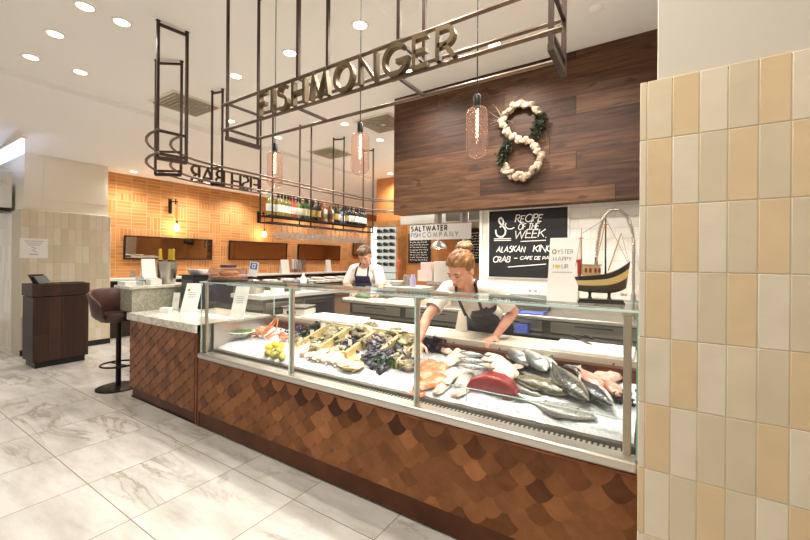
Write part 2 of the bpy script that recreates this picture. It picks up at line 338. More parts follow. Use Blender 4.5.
# ---------------------------------------------------------------- stroke lettering
def _o(): return arc(.42,.5,.42,.5,0,345,23)
GL = {
'A':(.84,[[(0,0),(.42,1),(.84,0)],[(.15,.34),(.69,.34)]]), 'B':(.58,[[(0,0),(0,1)],[(0,1)]+arc(.3,.77,.22,.23,90,-90,8)+[(0,.54)],[(0,.54)]+arc(.32,.27,.26,.27,90,-90,8)+[(0,0)]]),
'C':(.72,[arc(.44,.5,.44,.5,48,312,16)]), 'D':(.7,[[(0,0),(0,1)]+arc(.25,.5,.45,.5,90,-90,12)+[(0,0)]]), 'E':(.5,[[(.5,1),(0,1),(0,0),(.5,0)],[(0,.52),(.44,.52)]]),
'F':(.48,[[(.48,1),(0,1),(0,0)],[(0,.52),(.42,.52)]]), 'G':(.84,[arc(.46,.5,.46,.5,45,352,18)+[(.5,.43)]]), 'H':(.66,[[(0,0),(0,1)],[(.66,0),(.66,1)],[(0,.5),(.66,.5)]]),
'I':(.06,[[(.03,0),(.03,1)]]), 'K':(.6,[[(0,0),(0,1)],[(.58,1),(0,.42)],[(.18,.58),(.6,0)]]), 'L':(.45,[[(0,1),(0,0),(.45,0)]]), 'M':(.92,[[(0,0),(.14,1),(.46,.12),(.78,1),(.92,0)]]),
'N':(.7,[[(0,0),(0,1),(.7,0),(.7,1)]]), 'O':(.84,[_o()]), 'P':(.52,[[(0,0),(0,1)]+arc(.27,.74,.25,.26,90,-90,8)+[(0,.48)]]), 'R':(.58,[[(0,0),(0,1)]+arc(.27,.74,.25,.26,90,-90,8)+[(0,.48)],[(.22,.48),(.58,0)]]),
'S':(.52,[arc(.27,.74,.24,.26,50,200,9)+arc(.25,.27,.26,.27,70,-140,11)]), 'T':(.56,[[(0,1),(.56,1)],[(.28,1),(.28,0)]]), 'U':(.64,[[(0,1)]+arc(.32,.3,.32,.3,180,360,10)+[(.64,1)]]),
'W':(1.05,[[(0,1),(.24,0),(.525,.9),(.81,0),(1.05,1)]]), 'Y':(.64,[[(0,1),(.32,.48),(.64,1)],[(.32,.48),(.32,0)]]), '-':(.4,[[(0,.45),(.4,.45)]]), '.':(.06,[[(0,0),(.06,.06)]])}
def lettering(mb, s, T, h, w, d, sp=.2, shear=0, jit=0, sx=1, z0=0, one=None):
    x = 0
    for ch in s:
        if ch == ' ': x += h*.45*sx; continue
        gw, st = GL[ch]; tgt = mb
        if one is not None: tgt = MB(); one.append(tgt)
        jy = rnd.uniform(-jit, jit)*h; js = 1+rnd.uniform(-jit, jit)
        for pl in st:
            tgt.ribbon([(x+(p[0]*sx*js+shear*p[1])*h, (p[1]*js)*h+jy) for p in pl], w, d, T, closed=(ch == 'O'), z0=z0)
        x += (gw*sx+sp)*h
    return x - sp*h
def textw(s, h, sp=.2, sx=1): return sum((.45*sx*h if c == ' ' else (GL[c][0]*sx+sp)*h) for c in s)-sp*h

# ---------------------------------------------------------------- room
CZ = 3.4; SOF = 3.09
def sbox(name, a, b, m, **k): return struct(MB().box(a, b).build(name, m, **k))
sbox('floor', (-13,-4,-.1), (4,12.5,0), K['floor'], smooth=False)
sbox('ceiling', (-5.54,-3.5,CZ), (4,12.5,CZ+.12), K['ceil'])
struct(MB().prism([(-13,SOF),(-7.9,SOF),(-5.54,CZ-.06),(-5.54,CZ+.12),(-13,CZ+.12)], 16, frame((0,12.5,0),(1,0,0),(0,0,1),(0,-1,0))).build('ceiling_soffit', K['ceil'], smooth=False))
sbox('wall_left', (-8.62,2.8,0), (-8.5,11.6,SOF), K['brick'], smooth=False)
sbox('wall_left_tiled', (-8.5,1.72,0), (-8.0,2.86,2.22), K['tileY'], bevel=.006)
sbox('wall_left_return', (-13,1.735,0), (-8.006,1.9,2.22), K['tileX2'])
sbox('wall_left_upper', (-8.5,1.76,2.22), (-8.04,2.83,SOF), K['beige'])
sbox('wall_left_upper_return', (-13,1.78,2.22), (-8.06,1.9,SOF), K['beige'])
pn = MB().box((-8.04,1.98,2.4), (-8.034,2.80,SOF-.03)).build('trim_1', K['beige'], bevel=.003); struct(pn)
sbox('baseboard_left', (-8.012,1.716,0), (-7.99,2.862,.09), K['blackp'])
sbox('wall_far', (-5.55,7.3,0), (1.1,7.42,CZ), K['orange'])
sbox('wall_far_end', (-8.6,11.5,0), (-5.4,11.6,SOF), K['orange'])
sbox('wall_nib', (-5.6,7.42,0), (-5.45,11.5,SOF), K['orange'])
sbox('wall_kitchen_side', (1.0,3.9,0), (1.1,7.3,CZ), K['beige'])
sbox('wall_back', (-1.55,3.9,0), (1.0,4.02,2.1), K['wtile'])
sbox('trim_2', (-1.575,3.885,.9), (-1.545,4.03,2.05), K['white'])
sbox('wall_back_bulkhead', (-2.6,3.75,2.03), (1.0,3.95,CZ), K['plank'], bevel=.004)
sbox('wall_right', (-.039,1.3905,0), (3.5,2.3,2.048), K['grout'], bevel=.012)
TP = ['CCTLGTL','LTLGTGT','LCTLGTG','LTLGTLG','CLTLCGT','LTLGGTL','TLGTGLT','LGTLGTL','CTLGLTG']
b = MB(); r_ = random.Random(4)
for j in range(11):
    z1_ = 2.05 if j == 0 else 1.87-.2005*(j-1); z0_ = 1.87-.2005*j
    for i in range(48):
        x0_ = -.0235+.064*(i-1) if i else -.0415; x1_ = -.0235+.064*i
        ch = TP[j][i] if j < 9 and i < 7 else 'LCGT'[r_.randrange(4)]
        b.cc = {'L':.1,'C':.35,'G':.6,'T':.9}[ch]; g_ = .0008
        b.box((x0_+(g_ if i else 0),1.389,max(z0_,0)+g_),(x1_-g_,1.396 if i else 1.43,z1_-g_))
struct(b.build('wall_right_tiles', K['tile'], bevel=.0022))
sbox('wall_right_upper', (.004,1.405,2.05), (3.5,2.3,CZ), K['plaster'])
sbox('wall_dado', (-8.5,2.87,0), (-8.44,9.6,1.06), mat('dark_dado', (40,26,22), .5))
# downlights, plus bare fill spots without fittings
DL = [(-3.637,1.124,'nearest the image top beside the tall hanging frame'),(-3.625,1.36,''),(-4.302,1.126,''),(-4.991,1.133,''),(-4.963,1.50,''),(-3.676,2.405,''),(-2.841,2.402,''),(-2.02,2.418,''),(-4.948,3.152,''),(-4.974,3.982,''),(-3.67,4.081,''),(-3.684,4.923,''),(-4.959,4.799,''),(-4.927,6.96,''),(-1.199,3.26,''),(-2.072,3.26,'')]
DLAB = ['round recessed ceiling downlight first in the front row, nearest the hanging sign','round recessed ceiling downlight close behind the front row, near the tall frame','round recessed ceiling downlight second in the front row','round recessed ceiling downlight last in the front row, over the dark podium','round recessed ceiling downlight just behind the last of the front row','round recessed ceiling downlight between the tall frames and the fishmonger sign','round recessed ceiling downlight just above the first letters of fishmonger','round recessed ceiling downlight crossed by the middle pendant cord','small ceiling downlight near the white bulkhead behind the sign end','small ceiling downlight near the bulkhead, below the first sign letters','small ceiling downlight between the two square ceiling vents','small ceiling downlight near the timber wall, below the ceiling vent','small ceiling downlight beside the farther vent over the bottle rack','tiny ceiling downlight farthest back beside the orange corner','ceiling downlight seen through the end of the sign rails by the timber wall','ceiling downlight glimpsed between the last letters of fishmonger']
tm = thing('downlight', DLAB[0], 'ceiling light', (0,0,CZ), group='recessed ceiling downlights')
MB().lathe([(.052,0),(.056,-.006),(.072,-.006),(.075,0)], n=28, cap=False).build('trim_ring', K['white'], tm)
MB().lathe([(.0,-.001),(.052,-.0015)], n=28, cap=False).build('lens', K['lens'], tm)
def spot(x, y, z, e, size=150, blend=.9, rad=.05, col=(1,.96,.895)):
    l = bpy.data.lights.new('downlight_and_fill_lamp', 'SPOT'); l.energy = e; l.spot_size = math.radians(size); l.spot_blend = blend; l.shadow_soft_size = rad; l.color = col
    o = bpy.data.objects.new('downlight_and_fill_lamp', l); COL.objects.link(o); o.location = (x, y, z); return o
LE = 58
for i, (x, y, _) in enumerate(DL):
    if i == 0: tm.location = (x, y, CZ)
    else: dup(tm, (x, y, CZ), label=DLAB[i])
    spot(x, y, CZ-.03, 11 if (x < -3.4 and y < 2) else (34 if y < 2.5 else LE*1.3))
SL = [PZ(133.5,171.6,SOF), PZ(196,182,SOF), PZ(244,190.8,SOF)]
for i, p in enumerate(SL):
    dup(tm, p, label='small downlight in the low soffit over the brick wall, %s from the tiled partition' % ORD[i]); spot(p.x+.12, p.y, p.z-.03, 62, 150)
for y in (7.5, 9.2, 10.6): spot(-7.95, y, SOF-.03, 62, 150)
for x, y, e_ in ((-1.1,1.25,66),(-.6,.9,40),(-.2,.2,42)): spot(x, y, CZ-.03, e_)  # unseen spots added to brighten the front floor and tile wall
for x in (-1.2, -.38): spot(x, 2.42, CZ-.03, 64)
for x, y in ((-8.2,.2),(-8.3,-1)): spot(x, y, SOF-.03, 40)  # unseen spots added to lift the tiled partition
for x, y in ((-.5,3.0), (-2.9,5.3), (-1.2,5.4), (-2.9,6.6), (-1.,6.7), (-4.2,6.2)): spot(x, y, CZ-.03, LE)
# ceiling vents, sensors
def vent(p, lab, s=.3):
    t = thing('ceiling_vent', lab, 'vent', p, group='square ceiling vents')
    MB().box((-s,-s,-.012),(s,s,0)).build('frame', K['beige'], t, bevel=.004)
    b = MB()
    for k in range(1, 6):
        q = s*(1-k*.155); z = -.012-.004*k
        for a0, a1 in (((-q,-q),(q,-q)),((q,-q),(q,q)),((q,q),(-q,q)),((-q,q),(-q,-q))): b.bar((a0[0],a0[1],z),(a1[0],a1[1],z),.02)
    b.build('louvre', mat('vent_louvre', (168,158,140), .6), t)
vent(PZ(186,104,CZ), 'square louvred ceiling vent behind the tall hanging frames'); vent(PZ(383,123,CZ), 'square louvred ceiling vent next to the timber bulkhead'); vent(PZ(331,152.5,CZ), 'square louvred ceiling vent above the bottle rack')
tag(MB().lathe([(.0,-.012),(.13,-.012),(.15,0)], n=30).build('ceiling_speaker', K['ceil'], loc=PZ(399,5,CZ)), 'round flush ceiling speaker at the top edge above the sign', 'speaker')
tag(MB().lathe([(.0,-.02),(.03,-.02),(.05,-.006),(.05,0)], n=20).build('smoke_detector', K['ceil'], loc=PZ(597,8,CZ)), 'small pale smoke detector on the ceiling near the timber wall', 'smoke detector')
# light box, beam and fixture in the upper corner
t = thing('light_panel', 'bluish lit panel at the top of the corner beyond the tiled partition', 'light panel', (-8.3,1.5,2.86))
lx = PY(21.5,158,1.5).x+8.3; MB().box((-1.2,0,0),(lx,.03,.2)).build('diffuser', K['ledb'], t); MB().box((-1.2,-.005,.2),(lx+.02,.05,.222)).build('frame', K['beige'], t)
tag(MB().prism([(-9.6,2.95),(-8.05,2.55),(-8.0,2.75),(-9.6,3.05)], .05, FY((0,1.62,0))).build('wall_brace', K['plaster']), 'pale diagonal brace below the bluish lit panel', 'brace')
t = thing('wall_unit', 'white box unit high on the tiled side wall at the picture edge', 'wall unit', (-8.62,1.66,2.22))
MB().box((-.5,-.09,.05),(.1,.07,.44)).build('housing', K['white'], t, bevel=.01); MB().box((-.5,-.08,0),(.02,.06,.05)).build('outlet', K['blackp'], t)
t = thing('exit_sign', 'small green sign beside the bluish lit panel', 'sign', (-8.82,1.48,2.88))
MB().box((-.2,-.02,0),(.0,0,.1)).build('face', K['exitg'], t)
# notice on partition
t = thing('wall_notice', 'white paper notice taped to the tiled partition above the dark podium', 'notice', PX(34,258,-7.994))
MB().box((-.0,-.16,0),(.003,.16,.30)).build('sheet', K['paper'], t)
b = MB()
for i in range(3): b.box((.003,-.11+.02*i,.255-.03*i),(.0036,.11-.02*i,.263-.03*i))
b.tube([(.0035,-.03,.17),(.0035,.02,.15),(.0035,-.02,.12),(.0035,.03,.09)], .004, 4); b.box((.003,-.05,.05),(.0036,.05,.062)); b.build('print', K['inkg'], t)
# ---------------------------------------------------------------- copper counters
def scales(x0, x1, z0, z1, Y, parent, seed):
    b = MB(); r = random.Random(seed); W = .163; P = .0547; row = 0; zt = z1+.03
    Hc = .112; H = .182
    hs_ = [0,.012,.04,.09,.17,.28,.42,.58,.78,1.]; right = [(.5*(1-(1-q)**2)**.62, q*Hc) for q in hs_]
    prof = [(-.5,H)]+[(-x, z) for x, z in right[::-1]]+right[1:]+[(.5,H)]
    while True:
        tip = z1-.075-P*row
        if tip < z0-.075: break
        k = 0; off = (W/2 if row % 2 else 0)
        x = x0-off
        while x < x1+W/2:
            cx = x+W/2
            b.cc = min(1, max(0, r.gauss(.52, .11) - (.3 if row == 1 and cx > -2.7 else 0)))  # second row's reflection-angle darkening is put into its tone
            poly = []
            for px_, pz in prof:
                xx = min(max(cx+px_*W*.985, x0), x1); zz = min(tip+pz, z1)
                poly.append((xx, max(zz, z0-.0005)))
            vs = []
            for dy in (0, .0028):
                for xx, zz in poly: vs.append((xx, Y-.004-.013*(tip+H-zz)/H+dy, max(zz, z0)))
            n = len(poly); b.add(vs, [tuple(range(n)), tuple(range(n, 2*n))[::-1]]+[(i, n+i, n+(i+1) % n, (i+1) % n) for i in range(n)])
            x += W
        row += 1
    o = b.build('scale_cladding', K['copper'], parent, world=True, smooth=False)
    return o
LX, RX, FYC = -3.39, -.055, 1.89
case = thing('fish_display_case', 'long glass-fronted fish display case with copper scale front and pale worktop', 'display case', (-1.72,2.4,0))
def C(mb, name, m, **k): return mb.build(name, K[m] if isinstance(m, str) else m, case, world=True, **k)
C(MB().box((LX,FYC+.005,.14),(RX,2.7,.6)).box((LX,2.62,.14),(RX,3.02,.86)), 'carcass', 'plinth')
C(MB().box((LX,FYC-.004,.012),(RX,3.0,.14)), 'plinth', 'plinth', bevel=.003)
C(MB().box((LX,FYC+.012,0),(RX,2.98,.012)), 'toe_shadow_strip', 'black')  # black strip stands in for the slight shadow under the plinth
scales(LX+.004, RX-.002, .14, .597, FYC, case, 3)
C(MB().box((LX,FYC-.022,.597),(RX,FYC+.02,.611)), 'ledge_trim', 'cop', bevel=.003)
C(MB().box((LX,FYC-.03,.613),(RX,1.955,.662)), 'front_rail', m_steel('rail_steel', (204,198,188), .3), bevel=.012)
gb = MB(); gb.box((LX+.03,1.957,.648),(RX-.03,2.0,.656)); C(gb, 'air_grille', mat('grille_steel', (186,178,164), .4, .3))
gb = MB(); x = LX+.05
while x < RX-.05: gb.box((x,1.962,.656),(x+.011,1.994,.6575)); x += .024
C(gb, 'grille_slot', 'grille')
C(MB().box((LX+.02,2.695,.70),(RX-.01,2.71,.86)), 'tray_back', mat('case_back_panel', (88,74,62), .35, .7))
C(MB().box((LX+.01,1.99,.64),(RX-.01,2.70,.675)), 'tray', 'dsteel')
C(MB().box((LX+.012,2.0,.66),(LX+.03,2.70,.895)), 'end_liner', 'steel')
C(MB().box((LX,2.69,.868),(RX,3.05,.9)), 'worktop', mat('worktop_laminate', (226,218,200), .3, var=(206,196,176), vs=14), bevel=.003)
b = MB(); b.box((LX,2.683,.852),(RX,2.69,.9)); C(b, 'worktop_edge', mat('worktop_edge_steel', (206,196,178), .3, .3), bevel=.002)
b = MB()
for i in range(9): b.lathe([(.0,0),(.006,.0),(.0075,-.003)], n=10, T=frame((LX+.3+i*.36,2.682,.868),(1,0,0),(0,0,1),(0,-1,0)))
C(b, 'fixing_screw_pattern', 'blackp')
PO = [LX+.02, -2.24, -1.165, -.098]
for i, x in enumerate(PO):
    w = .016 if i else .014
    p = C(MB().box((x-w,1.925,.655),(x+w,1.945,1.272)), 'post', 'post', bevel=.003)
    q = MB().box((x-w-.004,1.92,1.262),(x+w+.004,1.99,1.283)); C(q, 'shelf_clamp', 'post', bevel=.003)
for i in range(3):
    C(MB().box((PO[i]+(.004 if i else -.02),1.9,.662),(PO[i+1]-(.004 if i < 2 else -.04),1.908,1.282)), 'front_pane', 'pane', smooth=False)
for x in (-2.235, -1.16): C(MB().box((x-.004,1.899,.662),(x+.0005,1.909,1.282)), 'pane_joint', 'edgel')
for x, n in ((LX-.004,'end_pane'), (RX-.008,'end_pane')):
    C(MB().box((x,1.9,.662),(x+.008,2.68,1.282)), n, 'pane', smooth=False)
C(MB().box((LX-.006,1.896,.662),(LX-.001,1.902,1.282)), 'pane_edge', 'edgel'); C(MB().box((RX-.008,1.894,.662),(RX,1.8995,1.29)), 'pane_edge', 'edge')
C(MB().box((LX-.004,2.676,.9),(LX+.004,2.682,1.282)), 'pane_edge', 'edgel')
C(MB().box((LX-.01,1.89,1.283),(RX,2.27,1.293)), 'glass_shelf', 'pane', smooth=False)
C(MB().box((LX-.01,1.884,1.283),(RX+.002,1.8895,1.293)), 'shelf_edge', 'edgel'); C(MB().box((LX-.01,2.2705,1.283),(RX,2.275,1.293)), 'shelf_edge', 'edgel')
C(MB().box((LX-.015,1.89,1.283),(LX-.0105,2.27,1.293)), 'shelf_edge', 'edgel')
C(MB().box((LX+.05,2.235,1.262),(RX-.06,2.262,1.282)), 'lamp_channel', 'steel')
C(MB().box((LX+.08,2.24,1.2605),(RX-.09,2.257,1.2615)), 'lamp_diffuser', emat('case_led', (255,246,226), 3))
for i in range(3):
    l = bpy.data.lights.new('case_led_lamp', 'AREA'); l.shape = 'RECTANGLE'; l.size = 1.05; l.size_y = .05; l.energy = 1.2; l.color = (1,.95,.86); l.spread = math.radians(170)
    o = bpy.data.objects.new('case_led_lamp', l); COL.objects.link(o); o.location = ((PO[i]+PO[i+1])/2, 2.15, 1.255); o.rotation_euler = (math.radians(-6),0,0)
# low acrylic guard
g0 = thing('acrylic_guard', 'low clear acrylic guard standing on the ice before the fish', 'guard', (-.55,2.06,.69))
MB().box((-.47,-.003,0),(.46,.003,.075)).build('panel', K['pane'], g0, smooth=False); MB().box((-.47,-.0032,.072),(.46,.0032,.0755)).build('top_edge', K['edgel'], g0)
MB().box((-.36,-.0036,0),(-.355,.0036,.075)).build('joint', K['edgel'], g0)
# end counter
ec = thing('service_counter', 'lower copper-scale counter with marble top beside the display case', 'counter', (-4.1,2.2,0))
def E(mb, name, m, **k): return mb.build(name, K[m] if isinstance(m, str) else m, ec, world=True, **k)
E(MB().box((-4.75,1.895,.12),(-3.43,2.6,.83)), 'carcass', 'plinth'); E(MB().box((-4.73,1.9,.0),(-3.43,2.58,.12)), 'plinth', 'plinth')
E(MB().box((-4.745,1.893,0),(-3.43,1.898,.012)), 'toe_shadow_strip', 'black')  # shadow line at the floor, drawn as a black strip
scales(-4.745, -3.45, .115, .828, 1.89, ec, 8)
E(MB().box((-4.762,1.885,.1),(-4.746,2.58,.83)), 'side_panel', 'cop')
E(MB().box((-3.448,1.876,.012),(-3.42,2.0,.9)).box((-3.42,1.882,.012),(-3.394,1.95,.6)), 'corner_post', 'cop', bevel=.003)
E(MB().box((-3.419,1.9,.6),(-3.398,2.05,.905)), 'steel_upright', 'steel')
E(MB().box((-4.79,1.862,.83),(-3.42,2.66,.905)), 'counter_top', 'marble', bevel=.004)
rb = thing('raised_bar', 'raised grey-green marble bar end with overhanging pale top', 'bar', (-4.93,2.2,0))
MB().box((-.0,-.1,.0),(.12,.34,.82)).build('base', K['blackp'], rb); MB().box((-.14,-.29,.905),(.14,.36,1.152)).build('marble_front', K['gmarble'], rb)
MB().box((-.24,-.32,1.152),(.16,.4,1.187)).build('bar_top', K['marble'], rb, bevel=.006)
MB().box((-.12,-.26,.82),(.12,.34,.905)).build('neck', K['blackp'], rb)
# ---------------------------------------------------------------- FISHMONGER sign
KS = .78
X0, X1, YF, YB, ZL, ZU = -3.1*KS, -.43*KS, 1.95*KS, 2.255*KS, 1.5+1.11*KS, 1.5+1.33*KS
s1 = thing('fishmonger_sign', 'suspended bronze tube frame sign with gilded letters reading FISHMONGER', 'sign', ((X0+X1)/2,1.64,2.3))
def S(mb, name, m, **k): return mb.build(name, K[m], s1, world=True, **k)
for y, z in ((YF,ZL),(YF,ZU),(YB,ZL),(YB,ZU)): S(MB().tube([(X0,y,z),(X1,y,z)], .0100, 10), 'rail', 'bronze')
for x in (X0, -2.215*KS, -1.32*KS, X1):
    for z in (ZL, ZU): S(MB().bar((x,YF,z),(x,YB,z), .0145), 'cross_bar', 'dbronze')
    for y in (YF, YB):
        S(MB().bar((x,y,1.5+1.03*KS if x in (X0,X1) else ZU),(x,y,CZ-.01), (.022 if x != X0 else .018)*.85), 'hanger', 'dbronze')
        S(MB().box((x-.03,y-.03,CZ-.01),(x+.03,y+.03,CZ)), 'ceiling_plate', 'dbronze')
for x in (X0, X1): S(MB().box((x-.011,YF-.01,1.5+1.015*KS),(x+.011,YB+.01,1.5+1.05*KS)), 'end_plate', 'dbronze')
for x in (X0,-1.32*KS,X1):
    for z in (ZL,ZU): S(MB().tube([(x-.04,YF,z),(x+.04,YF,z)], .0118, 10), 'joint_sleeve', 'bronze')
hh = .176*KS; tw = textw('FISHMONGER', hh, .125, 1.02); goal = 1.70*KS
one = []; lettering(None, 'FISHMONGER', FY((-2.635*KS,YF-.010,ZL+.011)), hh, .0205, .03, .125+(goal-tw)/9/hh, sx=1.02, one=one, z0=-.016)
for b in one: S(b, 'letter', 'brass', smooth=False)
# ---------------------------------------------------------------- FISH BAR sign and rack rails
s2 = thing('fish_bar_sign', 'curved bronze tube frame sign with dark letters reading FISH BAR seen from behind', 'sign', (-4.1,2.6,2.3))
def S2(mb, name, m, **k): return mb.build(name, K[m], s2, world=True, **k)
CXc, CYc, R1, R2, YE = -3.34, 2.4, .9, .72, 4.95
def path(R, z):
    p = [(CXc+.03,CYc-R,z)]+[(CXc+R*math.cos(math.radians(a)), CYc+R*math.sin(math.radians(a)), z) for a in range(270,179,-9)]
    r2 = .75-(.9-R); x = CXc-R
    p += [(x, YE-.5, z)]+[(x+r2*(1-math.cos(math.radians(a))), YE+r2*math.sin(math.radians(a)), z) for a in range(0,91,10)]+[(-2.2, YE+r2, z)]
    return p
for R in (R1, R2):
    for z in (2.335, 2.52): S2(MB().tube(path(R, z), .0115, 10), 'rail', 'bronze')
FR = [(2.47,2.5)]
def framepair(a, b, zb, wide=.02):
    (xa,ya),(xb,yb) = a, b
    for x, y in (a, b): S2(MB().bar((x,y,zb),(x,y,CZ-.02), wide), 'hanger', 'dbronze'); S2(MB().lathe([(.012,-.02),(.012,-.008),(.017,-.008),(.017,0)], c=(x,y,CZ), n=12), 'ceiling_fixing', 'dbronze')
    for z in (zb, CZ-.03, 2.335, 2.52): S2(MB().bar((xa,ya,z),(xb,yb,z), wide if z != zb else wide*1.5), 'frame_bar', 'dbronze')
framepair((-3.345,1.505), (-3.312,1.715), 2.30, .020); framepair((-4.035,1.80), (-3.845,1.942), 2.30, .018); framepair((-4.235,2.478), (-4.085,2.51), 2.335, .018)
hb = .168; one = []
lb = MB()
wt = textw('FISH BAR', hb, .16, 1.); sp = .16+(.86-wt)/7/hb
x = 0; yst = 3.10
for ch in 'FISH BAR':
    if ch == ' ': x += hb*.45; continue
    gw = GL[ch][0]*hb; yc = yst-x-gw/2
    if yc > CYc: o_ = V((CXc-R1, yst-x, 2.342)); ax = V((0,-1,0))
    else:
        a = PI + math.asin(min(1,(CYc-yc)/R1)); ax = V((-math.sin(a), math.cos(a), 0)).normalized()
        ax = -ax if ax.y > 0 else ax
        o_ = V((CXc+R1*math.cos(a), CYc+R1*math.sin(a), 2.342)) - ax*(gw/2)
    bb = MB(); lettering(bb, ch, frame(o_, ax, (0,0,1), ax.cross(V((0,0,1)))), hb, .02, .022, 0, z0=-.011)
    S2(bb, 'letter', 'dbronze', smooth=False); x += gw+sp*hb
# bottle rack
rk = thing('bottle_rack', 'long hanging bronze bottle rack with wire shelf over the bar', 'rack', (-4.16,4.15,1.95))
def RK(mb, name, m, **k): return mb.build(name, K[m], rk, world=True, **k)
RY = [3.13, 3.78, 4.46, 5.2]
for y in RY:
    for x, d in ((-4.245,0),(-4.07,.05)):
        RK(MB().bar((x,y+d,1.955),(x,y+d,CZ-.02), .015), 'hanger', 'dbronze'); RK(MB().lathe([(.012,-.02),(.012,-.008),(.016,-.008),(.016,0)], c=(x,y+d,CZ), n=10), 'ceiling_fixing', 'dbronze')
    for z in (1.96, CZ-.03): RK(MB().bar((-4.245,y,z),(-4.07,y+.05,z), .018), 'frame_bar', 'dbronze')
for x in (-4.245,-4.07): RK(MB().bar((x,3.13,2.045),(x,5.24,2.045), .02), 'shelf_rail', 'dbronze'); RK(MB().bar((x,3.13,1.96),(x,5.24,1.96), .016), 'glass_rail', 'dbronze')
b = MB(); y = 3.16
while y < 5.22: b.bar((-4.245,y,2.05),(-4.07,y,2.05), .006); y += .04
RK(b, 'wire_shelf', 'dbronze')
b = MB(); y = 3.3
while y < 5.2: b.bar((-4.245,y,1.965),(-4.07,y,1.965), .008); y += .06
RK(b, 'glass_runner', 'dbronze')
def m_bottle(n, c, tr=.0, rough=.08): return mat(n, c, rough, 0, spec=.6, coat=.5)
bm_ = dict(white=m_bottle('pale_wine_glass', (150,140,66)), rose=m_bottle('rose_wine_glass', (206,84,66)), dark=m_bottle('dark_green_glass', (26,30,20)), green=m_bottle('green_glass', (60,92,50)), clear=m_bottle('clear_spirit_glass', (206,208,206)), bluec=m_bottle('blue_glass', (112,130,190)), amber=m_bottle('amber_glass', (120,62,26)))
lab = dict(w=K['paper'], c=mat('cream_label', (226,214,184), .7), g=mat('gold_label', (176,142,70), .5), k=mat('dark_label', (44,40,42), .6), r=mat('red_label', (160,44,40), .6))
caps = dict(w=mat('white_capsule', (224,220,210), .4), k=mat('dark_capsule', (34,28,30), .4), g=K['foil'], r=mat('red_capsule', (120,30,34), .4))
def bottle(kind, lb_, cp, fat=1, h=.3, name='wine_bottle'):
    t = thing(name, 'x', 'bottle', group='bottles on the hanging rack'); r = .037*fat; s = h/.3
    MB().lathe([(0,0),(r*.95,0),(r,.006),(r,.185*s),(r*.85,.205*s),(.016,.232*s),(.0145,.262*s),(0,.262*s)], n=16, cap=False).build('glass_body', bm_[kind], t)
    MB().lathe([(r+.0006,.055*s),(r+.0008,.056*s),(r+.0008,.15*s),(r+.0006,.151*s)], n=16, cap=False).build('paper_label', lab[lb_], t)
    MB().lathe([(.0158,.235*s),(.0155,.296*s),(.014,h),(0,h)], n=12, cap=False).build('capsule', caps[cp], t)
    return t
BT = {k: bottle(*v) for k, v in dict(A=('white','w','w'), B=('white','w','k'), C_=('rose','w','r'), D=('green','c','k'), E=('dark','g','k',1.05,.29), F=('amber','k','r',1.1,.27,'spirit_bottle'), G=('clear','g','g',1.12,.26,'spirit_bottle'), H=('bluec','w','k',1.1,.25,'spirit_bottle'), I=('dark','w','k'), J=('dark','c','g',1.05,.28)).items()}
BD = dict(A='pale white-wine bottle with white label and white capsule', B='pale white-wine bottle with white label and dark capsule', C_='rose wine bottle with white label', D='green wine bottle with cream label', E='dark bottle with gold label', F='amber spirit bottle with dark label', G='clear spirit bottle with gold label', H='blue spirit bottle', I='dark red-wine bottle with white label', J='dark bottle with cream label and gold capsule')
seq = ['A','A','B','B','B','B','C_','C_','B','D','D','D','E','E','E','F','E','G','F','G','E','J','D','H','E','E','I','I','I','I','I','I','I','I']
used = set(); y = 3.2; ys = [3.2+i*(5.17-3.2)/(len(seq)-1) for i in range(len(seq))]
for i, k in enumerate(seq):
    lbl = '%s, %s along the hanging rack' % (BD[k], ordn(i)); x = -4.16+rnd.uniform(-.03,.03)
    if k not in used: used.add(k); o = BT[k]; o.location = (x, ys[i], 2.053); o['label'] = lbl
    else: dup(BT[k], (x, ys[i], 2.053), label=lbl)
wg = MB().lathe([(0,0),(.034,0),(.034,-.003),(.005,-.008),(.0045,-.085),(.02,-.1),(.038,-.135),(.037,-.165),(.031,-.19)], n=14, cap=False).build('wine_glass', K['cglass'])
tag(wg, 'clear stemmed glass hanging upside down under the bottle rack', 'glass', 'stemmed glasses hanging under the rack')
fst = True
for i in range(20):
    for x in (-4.21, -4.11):
        p = (x, 3.35+i*.093, 1.958)
        if fst: wg.location = p; fst = False
        else: dup(wg, p)
# ---------------------------------------------------------------- pendants
def pendant(x, lab_):
    t = thing('pendant_lamp', lab_, 'lamp', (x*KS,2.1*KS,1.5+.59*KS), group='smoked glass pendant lamps over the counter'); h = .305; r = .0635; t.scale = (KS,)*3
    MB().tube([(0,0,.37),(0,0,(CZ-1.5-.59*KS)/KS)], .0035, 6).build('cord', K['blackp'], t); MB().lathe([(.05,(CZ-1.5-.59*KS)/KS-.025),(.05,(CZ-1.5-.59*KS)/KS)], n=20).build('ceiling_rose', K['blackp'], t)
    MB().lathe([(.021,.30),(.021,.36),(.012,.372)], n=16).build('socket', K['blackp'], t)
    pr = [(0.004,0)]+[(r*math.sin(math.radians(a)), .055*(1-math.cos(math.radians(a)))) for a in range(15,91,15)]+[(r,.25)]+[(.02+(r-.02)*math.cos(math.radians(a)), .25+.05*math.sin(math.radians(a))) for a in range(15,91,15)]
    MB().lathe(pr, n=28, cap=False).build('glass_bulb', K['smoke'], t)
    MB().tube([(.006*math.cos(k*1.4)*(1 if k < 22 else .5), .006*math.sin(k*1.4), .285-.0055*k) for k in range(31)], .0022, 5).build('filament', K['fil'], t)
pendant(-2.66, 'smoked glass pendant lamp hanging below the letters FI of the fishmonger sign'); pendant(-1.745, 'smoked glass pendant lamp hanging below the middle letters of the fishmonger sign'); pendant(-.871, 'large-looking smoked glass pendant lamp hanging before the timber wall')
